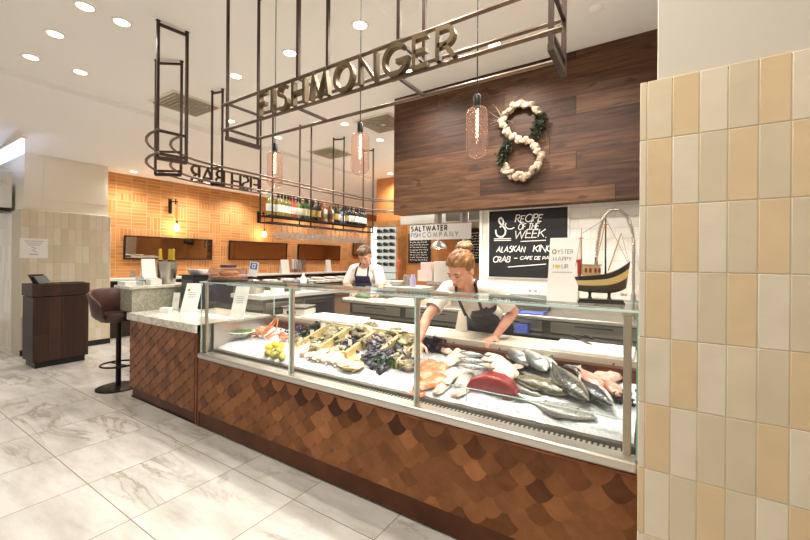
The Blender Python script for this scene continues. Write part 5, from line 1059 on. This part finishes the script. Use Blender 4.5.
def scallop():
    b = MB(); n = 18; vs = [(0,-.045,.004)]; 
    for ring, (rr, z) in enumerate(((.5,.012),(.85,.02),(1,.028))):
        for i in range(n+1): a = math.radians(-40+260*i/n); q = 1+(.05 if i % 2 else -.03)*rr; vs.append((.055*rr*q*math.cos(a), .055*rr*q*math.sin(a)+.005, z+(.004 if i % 2 else 0)))
    fs = [(0,1+i,2+i) for i in range(n)]
    for r_ in range(2): fs += [(1+r_*(n+1)+i, 1+(r_+1)*(n+1)+i, 2+(r_+1)*(n+1)+i, 2+r_*(n+1)+i) for i in range(n)]
    t = thing('scallop', 'x', 'scallop', group='scallops in half shells'); o = b.add(vs, fs).build('half_shell', scm, t); s_ = o.modifiers.new('thickness','SOLIDIFY'); s_.thickness = .004
    MB().ell((0,.0,.022),(.024,.022,.012),12,8,jit=.2).build('meat', whf, t); return t
sc0 = scallop()
for i, (x, y) in enumerate(((303,356),(311,360),(320,362),(329,364),(338,366),(347,369),(357,372),(306,351),(322,357),(334,360))):
    p = onbed(x, y, 0, .012); o = sc0 if i == 0 else dup(sc0, p); o['label'] = 'cream scallop half shell, %s from the lemons in the %s row' % (ORD[i % 7], 'front' if i < 7 else 'rear'); place(o, p, r5.uniform(-.4,.4), r5.uniform(0,.2), 1, r5.uniform(-.15,.15))
o = tag(MB().lathe([(0,0),(.07,0),(.1,.025),(.095,.028),(.066,.006),(0,.006)], n=24, cap=False).build('shell_dish', mat('dish_tan', (226,194,130), .35), loc=onbed(351,369,0,.005)), 'wide tan shell dish on the ice before the mussels', 'dish'); o.scale = (1.1,.8,1)
# ---- greens, flowers, fruit
def tuft(name, label, cat, m_, px_, n, sz, sp, lift=.03, leafw=.45, group=None):
    p = onbed(*px_, 0, 0); b = MB()
    for i in range(n):
        q = V((r5.gauss(0,sp), r5.gauss(0,sp*.7), abs(r5.gauss(lift,lift*.6)))); d = V((r5.gauss(0,1), r5.gauss(0,1), r5.gauss(.5,.7))).normalized()*sz*r5.uniform(.6,1.2); x = d.cross(V((r5.gauss(0,1),r5.gauss(0,1),r5.gauss(0,1)))).normalized()*sz*leafw; u = d.cross(x).normalized()*sz*.2
        b.add([q, q+d*.4+x*.8+u, q+d*.8+x*.6, q+d, q+d*.8-x*.6, q+d*.4-x*.8+u], [(0,1,2,3),(0,3,4,5)])
    return tag(b.build(name, m_, loc=p, smooth=False), label, cat, group)
par = mat('parsley', (66,104,44), .55, var=(38,72,28), vs=40); pur = mat('purple_kale', (58,40,66), .5, var=(36,26,46), vs=30); blu2 = mat('violet_petals', (76,74,140), .5, var=(40,36,80), vs=30); dgr = mat('dark_green_leaf', (44,66,36), .55, var=(26,42,22), vs=30)
tuft('parsley_bunch', 'bright green parsley bunch before the mussel heap', 'parsley', par, (386,367), 260, .026, .05); tuft('parsley_bunch', 'green parsley sprig beside the front post behind the mussels', 'parsley', par, (400,352), 130, .024, .04, .04)
tuft('purple_kale', 'dark purple kale head beside the woman\'s reaching hand', 'kale', pur, (434,351), 520, .034, .036, .04); tuft('violet_flowers', 'violet-blue flower garnish before the second crate', 'flowers', blu2, (353,347), 120, .026, .05, .03); tuft('violet_flowers', 'violet-blue flower garnish before the last crate', 'flowers', blu2, (404,360), 140, .024, .06, .035)
tuft('violet_flowers', 'violet flower garnish behind the lemons near the first post', 'flowers', blu2, (294,338), 120, .026, .05, .05); tuft('dark_leaves', 'dark green leaf garnish behind the oysters near the first crate', 'leaves', dgr, (308,337), 220, .03, .07, .035); tuft('dark_leaves', 'dark green leaf garnish at the back by the first post', 'leaves', dgr, (318,334), 140, .03, .04, .05)
tuft('violet_flowers', 'violet flower garnish on top of the big mussel heap', 'flowers', blu2, (378,352), 120, .022, .05, .06)
# seaweed bowl
p = onbed(238,337,0,.01); t = thing('seaweed_bowl', 'white oval bowl of green seaweed salad at the end of the ice', 'bowl', p); t.scale = (1.3,1.3,1.2); MB().lathe([(0,0),(.08,0),(.15,.045),(.145,.048),(.08,.008),(0,.008)], n=28, cap=False, T=Matrix.Diagonal((1,.7,1,1))).build('dish', K['porc'], t)
b = MB()
for i in range(420):
    a = r5.uniform(0,6.3); rr = .125*r5.random()**.5; q = V((rr*math.cos(a), rr*.68*math.sin(a), .03+.03*(1-rr/.13)*r5.random())); d = V((r5.gauss(0,1),r5.gauss(0,1),r5.gauss(.2,.4))).normalized()*.03; b.tube([q, q+d*.5+V((0,0,.006)), q+d], .0022, 4)
b.build('seaweed_salad', mat('seaweed', (128,166,74), .4, var=(80,122,50), vs=40), t)
# crab
cm = mat('crab_shell', (226,108,50), .35, var=(240,176,120), vs=18, bump=.3, bs=60, coat=.3); cm2 = mat('crab_pale', (240,206,170), .4, var=(226,130,74), vs=26)
o_ = onbed(262,338,0,.02); t = thing('king_crab', 'orange king crab with long spiny legs standing on the ice', 'crab', o_)
MB().ell((0,0,.045),(.062,.05,.036),20,12,jit=.4,seed=9).build('carapace', cm2, t)
def cp(x, y, Y): q = PY(x,y,Y); return V((q.x-o_.x, q.y-o_.y, q.z-o_.z))
Yc = o_.y
for pts in (((263,334),(271,324),(275.5,318)),((262,335),(272,327),(277,319)),((266,337),(276,330),(278.5,318)),((258,336),(248,339),(240,341),(240,348)),((258,338),(250,342),(243,346),(240,353)),((257,334),(249,334),(241,335)),((268,338),(276,334),(282,335)),((262,333),(268,327),(272,326))):
    P = [cp(x,y,Yc+.05*((i*7+len(pts)) % 3-1)*.5) for i, (x,y) in enumerate(pts)]; nn_ = len(P)
    MB().tube(P, [.0125-.008*i/(nn_-1) for i in range(nn_)], 8).build('leg', cm, t)
    for q in P[1:-1]: MB().ell(tuple(q), .0125, 8, 6).build('leg_joint', cm2, t)
b = MB()
for i in range(40): a = r5.uniform(0,6.3); e = r5.uniform(.2,1.3); q = V((.06*math.cos(a)*math.cos(e), .048*math.sin(a)*math.cos(e), .045+.035*math.sin(e))); b.tube([q, q*1.0+(q-V((0,0,.04))).normalized()*.018], [.005,.0005], 5)
b.build('spines', cm, t)
lm = mat('lemon_skin', (240,214,52), .4, bump=.2, bs=120); lg = mat('lime_skin', (188,180,60), .4, var=(120,120,40), vs=20)
lemon = MB().lathe([(0,-.045),(.008,-.042),(.022,-.03),(.03,0),(.022,.03),(.008,.042),(0,.046)], n=16, cap=False, T=Matrix.Rotation(PI/2,4,'Y'))
l0 = lemon.build('lemon', lm)
for i, (x, y, dz, d) in enumerate(((275,345,.05,'on top of the pile'),(281,346,.045,'beside the first post'),(270,347,.04,'nearest the crab legs'))):
    o = l0 if i == 0 else l0.copy()
    if i: COL.objects.link(o)
    tag(o, 'bright yellow lemon %s' % d, 'lemon', 'yellow lemons'); place(o, onbed(x,y,dz,dz), r5.uniform(0,3))
l1 = lemon.build('lime', lg)
for i, (x, y, dz, d) in enumerate(((268,353,.025,'nearest the crab'),(275,355,.025,'in the middle of the front'),(282,357,.025,'nearest the first post'),(278,351,.04,'just below the lemons'))):
    o = l1 if i == 0 else l1.copy()
    if i: COL.objects.link(o)
    tag(o, 'yellow-green lime %s' % d, 'lime', 'yellow-green limes'); place(o, onbed(x,y,dz,dz), r5.uniform(0,3))
cr = tag(MB().ell((0,0,.03),(.05,.035,.03),14,9,jit=.5,seed=2).build('crab_claw', mat('claw_red', (214,96,66), .35, var=(236,170,130), vs=20, coat=.3), loc=onbed(283,340,.02,.02)), 'red-orange crab claw lying behind the lemons', 'crab claw'); cr.scale = (1.2,1,1.2)
# octopus heap at end
tuft('samphire', 'dark seaweed garnish against the end glass', 'seaweed', mat('dark_weed', (48,44,46), .5), (622,404), 120, .03, .03, .03)
for i, (x, y, w_, h_, l_) in enumerate(((323,329,5,8,'small pale price card among the dark leaves'),(350,344,4,6,'small white price card before the second crate'),(312,334,4,6,'small twig-like pale tag by the first crate'))):
    p = onbed(x, y+4, .03, .03); d = (p-CO).dot(CF); t = thing('price_tag', l_, 'price tag', p, .4); MB().box((-w_/2*d/F_PX,-.001,.02),(w_/2*d/F_PX,.001,.02+h_*d/F_PX)).build('card', K['paper'], t); MB().tube([(0,.002,-.03),(0,.002,.04)], .002, 5).build('stick', K['dome'], t)
# ---------------------------------------------------------------- people
def capsule(mb, p0, r0, p1, r1, n=14, m=5, flat=None):
    """tapered limb segment with round ends; flat = (axis, factor) squashes the section"""
    p0 = V(p0); p1 = V(p1); x, y, d = basis(p1-p0)
    if flat: ax = V(flat[0]); y = (ax-d*ax.dot(d)).normalized(); x = y.cross(d); ky = flat[1]
    else: ky = 1
    vs = []
    L = (p1-p0).length
    rows = [(p0-d*r0*math.cos(a), r0*math.sin(a)) for a in [PI/2*i/m for i in range(m)]]+[(p0, r0), (p1, r1)]+[(p1+d*r1*math.sin(a), r1*math.cos(a)) for a in [PI/2*i/m for i in range(1, m+1)]]
    for c, r in rows:
        for k in range(n): a = 2*PI*k/n; vs.append(c+(x*math.cos(a)+y*math.sin(a)*ky)*max(r,1e-4))
    N = len(rows); fs = [(i*n+k, i*n+(k+1) % n, (i+1)*n+(k+1) % n, (i+1)*n+k) for i in range(N-1) for k in range(n)]+[tuple(range(n))[::-1], tuple((N-1)*n+k for k in range(n))]
    mb.add(vs, fs)
def chain(mb, pts, rs, **k):
    for i in range(len(pts)-1): capsule(mb, pts[i], rs[i], pts[i+1], rs[i+1], **k)
def ellf(mb, c, r, fr, n=20, m=14): mb.ell((0,0,0), r, n, m, T=frame(c, *fr))
def skin(mb, name, mtl, parent, vox=.006, smooth=4, keep=None, thick=0, inflate=0):
    me = bpy.data.meshes.new(name); T = Matrix.Translation(-parent.location)
    me.from_pydata([tuple(T @ p) for p in mb.v], [], mb.f); o = bpy.data.objects.new(name, me); COL.objects.link(o)
    r = o.modifiers.new('r', 'REMESH'); r.mode = 'VOXEL'; r.voxel_size = vox
    if smooth: q = o.modifiers.new('s', 'SMOOTH'); q.factor = .5; q.iterations = smooth
    dg = bpy.context.evaluated_depsgraph_get(); dg.update()
    m2 = bpy.data.meshes.new_from_object(o.evaluated_get(dg)); o.modifiers.clear(); o.data = m2; bpy.data.meshes.remove(me)
    if inflate:
        ns = [v.normal.copy() for v in m2.vertices]
        for v, n_ in zip(m2.vertices, ns): v.co += n_*inflate
    if keep:
        bm = bmesh.new(); bm.from_mesh(m2); bmesh.ops.delete(bm, geom=[v for v in bm.verts if not keep(v.co+parent.location)], context='VERTS'); bm.to_mesh(m2); bm.free()
    m2.materials.clear(); m2.materials.append(mtl); m2.name = name
    m2.polygons.foreach_set('use_smooth', [True]*len(m2.polygons))
    if thick: s_ = o.modifiers.new('thickness', 'SOLIDIFY'); s_.thickness = thick; s_.offset = 1
    o.parent = parent; return o
def hand(mb, wrist, fdir, palm, size=1., thumb=1, curl=.35, spread=.1, curls=None):
    """wrist point, finger direction, palm normal (side the palm faces), thumb side sign"""
    f = V(fdir).normalized(); n = V(palm); n = (n-f*n.dot(f)).normalized(); s = f.cross(n)*thumb
    w = V(wrist); P = .085*size
    capsule(mb, w, .024*size, w+f*P*.45, .030*size, flat=(n,.55)); 
    for k in (-1, -.33, .33, 1): capsule(mb, w+f*P*.2+s*k*.018*size, .015*size, w+f*P+s*k*.027*size, .0125*size, flat=(n,.8))
    for i, k in enumerate((1, .36, -.3, -.95)):
        L = (.072,.080,.075,.058)[i]*size; c = curls[i] if curls else curl; a = w+f*P+s*k*.028*size; d = (f+s*k*spread).normalized()
        p1 = a+(d*math.cos(c*.5)+n*math.sin(c*.5))*L*.42; p2 = p1+(d*math.cos(c*1.3)+n*math.sin(c*1.3))*L*.33; p3 = p2+(d*math.cos(c*2.)+n*math.sin(c*2.))*L*.25
        chain(mb, [a-d*.01, p1, p2, p3], [.0105*size,.0095*size,.0085*size,.0072*size], n=10, m=4)
    a = w+f*P*.25+s*.024*size; b1 = a+(f*.55+s*.75+n*.25).normalized()*.042*size; b2 = b1+(f*.85+s*.35+n*.3).normalized()*.032*size; b3 = b2+(f*.95+s*.1+n*.3).normalized()*.024*size
    chain(mb, [a, b1, b2, b3], [.0145*size,.012*size,.0105*size,.008*size], n=10, m=4)
def headparts(mb, C, f, up, k=1.):
    f = V(f).normalized(); u = (V(up)-f*V(up).dot(f)).normalized(); r = f.cross(u); fr = (r, f, u)
    ellf(mb, C+u*.025*k-f*.008*k, (.073*k,.092*k,.092*k), fr); ellf(mb, C-u*.035*k+f*.022*k, (.058*k,.064*k,.068*k), fr); ellf(mb, C-u*.078*k+f*.05*k, (.03*k,.03*k,.026*k), fr)
    ellf(mb, C-u*.0*k+f*.055*k, (.052*k,.036*k,.045*k), fr)
    chain(mb, [C+u*.012*k+f*.083*k, C-u*.02*k+f*.101*k], [.0085*k,.0125*k], n=10); 
    for s_ in (-1,1):
        ellf(mb, C-u*.022*k+f*.09*k+r*s_*.009*k, (.008*k,.009*k,.007*k), fr, 10, 8); ellf(mb, C-u*.01*k-f*.006*k+r*s_*.074*k, (.009*k,.02*k,.03*k), fr, 12, 9); ellf(mb, C-u*.022*k+f*.06*k+r*s_*.038*k, (.022*k,.024*k,.024*k), fr, 12, 9)
        ellf(mb, C+u*.026*k+f*.078*k+r*s_*.03*k, (.026*k,.014*k,.009*k), fr, 12, 8)
    ellf(mb, C-u*.05*k+f*.088*k, (.022*k,.012*k,.0075*k), fr, 12, 8); ellf(mb, C-u*.061*k+f*.085*k, (.018*k,.012*k,.007*k), fr, 12, 8)
    return r, f, u
def face(t, C, r, f, u, k, hairc, smile=1):
    def P(a, b_, c): return V(C)+r*a*k+f*b_*k+u*c*k
    ew = mat('eye_white', (232,226,218), .25); ir = mat('eye_iris', (60,44,34), .15); bw_ = mat('brow', hairc, .8); lp = mat('lips', (186,104,92), .45); lid = mat('lash', (58,40,32), .6)
    for s_ in (-1,1):
        e = MB(); ellf(e, P(.031*s_,.0835,.006), (.013*k,.008*k,.0062*k), (r,f,u), 12, 8); e.build('eye', ew, t, world=True)
        e = MB(); ellf(e, P(.031*s_,.0905,.0045), (.0052*k,.003*k,.0052*k), (r,f,u), 10, 6); e.build('iris', ir, t, world=True)
        e = MB(); e.tube([P(.017*s_,.0905,.010),P(.026*s_,.0945,.0125),P(.036*s_,.0915,.0115),P(.045*s_,.083,.007)], .0017*k, 6); e.build('eyelid', lid, t, world=True)
        e = MB(); e.tube([P(.014*s_,.0975,.027),P(.028*s_,.096,.032),P(.044*s_,.084,.027)], [.0035*k,.0035*k,.0018*k], 6); e.build('eyebrow', bw_, t, world=True)
    e = MB(); e.tube([P(-.027,.088,-.049),P(-.014,.0985,-.054),P(0,.1015,-.0555),P(.014,.0985,-.054),P(.027,.088,-.049)], [.0015*k,.004*k,.0045*k,.004*k,.0015*k], 8); e.build('mouth', lp, t, world=True)
def hair(t, C, r, f, u, k, mtl, fn, lumps=()):
    mb = MB(); ellf(mb, V(C)+u*.03*k-f*.014*k, (.079*k,.097*k,.096*k), (r,f,u), 28, 20); 
    for c_, rr in lumps: ellf(mb, V(C)+r*c_[0]*k+f*c_[1]*k+u*c_[2]*k, tuple(q*k for q in rr), (r,f,u), 16, 12)
    for i in range(46):
        a = rnd.uniform(0,2*PI); e = rnd.uniform(.1,1.35); d0 = r*math.cos(a)*math.cos(e)+f*math.sin(a)*math.cos(e)+u*math.sin(e)
        c0 = V(C)+u*.03*k-f*.014*k; back = (u*.7-f*.9)
        d1 = (d0+back*.35).normalized(); q = lambda d: c0+r*(d.dot(r))*.084*k+f*(d.dot(f))*.102*k+u*(d.dot(u))*.1*k
        mb.tube([q(d0), q((d0+d1).normalized()), q(d1)], [.003*k,.006*k,.003*k], 6)
    def kp(p): d = p-V(C); return fn(d.dot(r)/k, d.dot(f)/k, d.dot(u)/k)
    return skin(mb, 'hair', mtl, t, .0045, 2, kp, .004)
skw = mat('skin_fair', (222,166,138), .5, var=(212,148,122), vs=12, sss=.15); skm = mat('skin_man', (216,160,132), .5, var=(204,142,116), vs=12, sss=.15)
shirt = mat('white_cotton', (238,230,220), .8, var=(228,218,206), vs=10, bump=.25, bs=22); apr = mat('charcoal_apron', (64,58,58), .8, var=(52,48,50), vs=30); navy = mat('navy_apron', (26,26,52), .75, var=(34,34,62), vs=20); jean = mat('dark_trousers', (32,32,40), .8)
# ---- woman reaching into the display
t = thing('person', 'woman with bun, white T-shirt and dark apron leaning over into the fish display', 'person', (-1.2,3.2,0))
hip = V((-1.20,3.21,.93)); wa = V((-1.2,3.08,1.07)); ch = V((-1.19,2.90,1.19)); nb = V((-1.185,2.70,1.305)); Ch = V((-1.168,2.545,1.432))
SR = V((-1.352,2.70,1.275)); SLf = V((-1.01,2.80,1.27)); ER = PY(427,317,2.47); WR = PY(418,342,2.31); ELf = PY(514,311,2.94); WL = PY(495,337,2.79)
fw = V((-.20,-.80,-.55)); tx = V((1,.22,0)).normalized(); ta = (nb-hip).normalized(); tn = tx.cross(ta)*-1
tn = -tn if tn.y > 0 else tn; fr_t = (tx, -tn, ta)
def torso(mb, e=0):
    ellf(mb, hip, (.165+e,.115+e,.12+e), fr_t); ellf(mb, wa, (.142+e,.105+e,.13+e), fr_t); ellf(mb, ch-tn*0, (.158+e,.112+e,.15+e), fr_t); ellf(mb, ch+tn*.05+ta*.0, (.13+e,.085+e,.085+e), fr_t)
    capsule(mb, SR.lerp(nb,.25), .06+e, SLf.lerp(nb,.25), .06+e); ellf(mb, nb-ta*.04, (.12+e,.075+e,.075+e), fr_t)
b = MB(); torso(b, -.012); kw = 1.12; r_, f_, u_ = headparts(b, Ch, fw, (.0,-.35,1), kw); capsule(b, nb-ta*.02, .056, Ch-u_*.055-f_*.02, .05)
chain(b, [SR, SR.lerp(ER,.5), ER, ER.lerp(WR,.35), WR], [.047,.044,.036,.038,.024]); chain(b, [SLf, SLf.lerp(ELf,.5), ELf, ELf.lerp(WL,.35), WL], [.047,.044,.037,.039,.025])
HR = PY(416.5,357,2.24); hand(b, WR, HR-WR, (.35,-.55,.1), .95, -1, .4); HL = V((-.03,-.095,-.035)); hand(b, WL, (-.28,-.9,-.22), (0,.1,-1), .95, 1, .75, .12)
for s_, x in ((-1,-.1),(1,.1)):
    chain(b, [hip+tx*x-V((0,0,.03)), V((-1.2+x*1.1,3.23,.5)), V((-1.2+x*1.1,3.28,.09))], [.085,.06,.042]); capsule(b, V((-1.2+x*1.1,3.29,.045)), .04, V((-1.2+x*1.2,3.12,.03)), .03)
skin(b, 'body', skw, t, .0058, 4)
face(t, Ch, r_, f_, u_, kw, (120,84,52))
hm = mat('blond_hair', (158,112,62), .45, var=(112,74,40), vs=26, bump=.5, bs=70)
hair(t, Ch, r_, f_, u_, kw, hm, lambda x, y, z: z > .052+.35*(y-.03) if y > .03 else (z > -.075+.75*(y+.09) if abs(x) > .05 else z > -.06+.9*(y+.07)))
b = MB(); bc = PY(465.5,246.5,2.60)
for i in range(14): a = i*.9; q = bc+r_*.034*math.cos(a)+f_*.028*math.sin(a)+u_*.012*math.sin(a*1.7); ellf(b, q, (.026,.026,.021), (r_,f_,u_), 10, 8)
ellf(b, bc, (.046,.04,.036), (r_,f_,u_)); skin(b, 'hair_bun', hm, t, .0045, 1)
b = MB(); torso(b, .004); ellf(b, hip-ta*.06, (.17,.12,.1), fr_t)
capsule(b, SR, .060, SR.lerp(ER,.30), .060); capsule(b, SR.lerp(ER,.30), .06, SR.lerp(ER,.74), .062); capsule(b, SLf, .06, SLf.lerp(ELf,.3), .06); capsule(b, SLf.lerp(ELf,.3), .06, SLf.lerp(ELf,.78), .064)
neck_c = nb+ta*.012+tn*.03; aR = (ER-SR).normalized(); aL = (ELf-SLf).normalized()
def kshirt(p):
    if (p-SR).dot(aR) > (ER-SR).length*.72 and (p-SR.lerp(ER,.74)).length < .14 and (p-ch).length > .2: return False
    if (p-SLf).dot(aL) > (ELf-SLf).length*.76 and (p-SLf.lerp(ELf,.78)).length < .14 and (p-ch).length > .2: return False
    return (p-neck_c).length > .068
skin(b, 'shirt', shirt, t, .008, 3, kshirt, .003)
def kap(p):
    d = p-hip; a = d.dot(ta); x = d.dot(tx); n_ = (p-(hip+ta*a)).dot(tn)
    return (p-SLf).length > .15 and (p-SR).length > .13 and n_ > .02 and -.2 < a < .445 and abs(x) < (.13-.35*max(0,a-.3) if a > .2 else .13+(.2-a)*.25)
b = MB(); torso(b, .004); ellf(b, hip-ta*.06, (.17,.12,.1), fr_t); skin(b, 'apron', apr, t, .008, 3, kap, .004, .006)
b = MB(); L_ = hip+ta*.44+tn*.11; 
for s_ in (-1,1): b.tube([L_+tx*.07*s_-ta*.03+tn*.02, nb+tx*.078*s_+tn*.078-ta*.01, nb+tx*.072*s_+ta*.052+tn*.01, nb+tx*.06*s_-tn*.06], .012, 6)
b.build('apron_strap', apr, t, world=True)
b = MB(); b.prism([(-.05,0),(.06,0),(.045,.16),(-.02,.17)], .012, frame(PY(461,331,3.0), (1,.1,0), (0,0,1), (.1,-1,0))); b.build('apron_cloth', shirt, t, world=True, bevel=.004)
b = MB()
for x in (-.1,.1): chain(b, [hip+tx*x, V((-1.2+x*1.1,3.23,.5)), V((-1.2+x*1.1,3.28,.1))], [.1,.075,.06])
skin(b, 'trousers', jean, t, .012, 3)
b = MB()
for x in (-.11,.11): capsule(b, V((-1.2+x,3.3,.055)), .048, V((-1.2+x*1.1,3.12,.04)), .038)
skin(b, 'shoes', K['blackp'], t, .01, 2)
# ---- man behind the prep counter
mx, my = PY(365,262,3.99).x, 3.99
t = thing('person', 'man in white T-shirt and navy apron looking down at his work behind the prep counter', 'person', (mx,my,0))
k = 1.08; Cm = PY(365,256,3.9); nb = V((mx,my+.02,1.40)); hip = V((mx,my+.05,.95)); tx = V((1,.1,0)).normalized(); ta = V((0,-.06,1)).normalized(); tn = V((.1,-1,0)).normalized(); fr_t = (tx,-tn,ta)
SR = V((mx-.19,my+.0,1.36)); SLf = V((mx+.19,my+.03,1.36)); ER = PY(346,285,3.92); WR = PY(355.5,291,3.72); ELf = PY(381.5,286,3.92); WL = PY(379,293.5,3.73)
def torso(mb, e=0):
    ellf(mb, hip, (.165+e,.12+e,.15+e), fr_t); ellf(mb, hip+ta*.17, (.16+e,.12+e,.15+e), fr_t); ellf(mb, hip+ta*.32, (.175+e,.125+e,.14+e), fr_t); capsule(mb, SR.lerp(nb,.2), .065+e, SLf.lerp(nb,.2), .065+e)
b = MB(); torso(b, -.012); r_, f_, u_ = headparts(b, Cm, (.36,-.76,-.55), (0,-.3,1), k); capsule(b, nb-ta*.03, .062, Cm-u_*.05-f_*.02, .056)
chain(b, [SR, SR.lerp(ER,.5), ER, ER.lerp(WR,.35), WR], [.055,.05,.042,.042,.028]); chain(b, [SLf, SLf.lerp(ELf,.5), ELf, ELf.lerp(WL,.35), WL], [.055,.05,.042,.042,.028])
hand(b, WR, (.5,-.75,-.2), (.2,.1,-1), 1., -1, .5); hand(b, WL, (-.5,-.75,-.2), (-.2,.1,-1), 1., 1, .5)
for x in (-.1,.1): chain(b, [hip+tx*x, V((mx+x,my+.05,.5)), V((mx+x,my+.07,.09))], [.09,.065,.045]); capsule(b, V((mx+x,my+.08,.045)), .04, V((mx+x*1.2,my-.1,.03)), .03)
skin(b, 'body', skm, t, .007, 4); face(t, Cm, r_, f_, u_, k, (96,66,44))
hair(t, Cm, r_, f_, u_, k, mat('brown_hair', (112,76,46), .5, var=(74,48,30), vs=26, bump=.5, bs=70), lambda x, y, z: z > .05+.1*(y-.03) if y > .0 else z > -.03+.8*(y+.0), (((.01,.05,.1),(.06,.05,.03)),))
b = MB(); torso(b, .005)
for S_, E_ in ((SR,ER),(SLf,ELf)): capsule(b, S_, .068, S_.lerp(E_,.8), .066)
nc = nb+ta*.04+tn*.03
skin(b, 'shirt', shirt, t, .009, 3, lambda p: (p-nc).length > .078, .003)
def kap2(p):
    d = p-hip; a = d.dot(ta); x = d.dot(tx); n_ = (p-(hip+ta*a)).dot(tn); return n_ > .02 and -.2 < a < .345 and abs(x) < (.13-.1*max(0,a-.2) if a > .2 else .2)
b = MB(); torso(b, .005); skin(b, 'apron', navy, t, .009, 3, kap2, .004, .006)
b = MB()
for s_ in (-1,1): b.tube([hip+ta*.33+tn*.125+tx*.1*s_, nb+tx*.09*s_+tn*.085-ta*.02, nb+tx*.075*s_+ta*.055+tn*.0, nb+tx*.05*s_-tn*.06], .010, 6)
b.build('apron_strap', navy, t, world=True)
b = MB()
for x in (-.1,.1): chain(b, [hip+tx*x, V((mx+x,my+.05,.5)), V((mx+x,my+.07,.1))], [.105,.08,.065])
skin(b, 'trousers', jean, t, .014, 3)
b = MB()
for x in (-.1,.1): capsule(b, V((mx+x,my+.08,.055)), .048, V((mx+x*1.1,my-.1,.04)), .038)
skin(b, 'shoes', K['blackp'], t, .012, 2)
# ---------------------------------------------------------------- world and view
w = bpy.data.worlds.new('world'); scn.world = w; w.use_nodes = True
w.node_tree.nodes['Background'].inputs[0].default_value = (1, .96, .91, 1); w.node_tree.nodes['Background'].inputs[1].default_value = .38
vs = scn.view_settings; vs.view_transform = 'Standard'; vs.look = 'None'; vs.exposure = 0.58; vs.gamma = 1; vs.use_curve_mapping = False
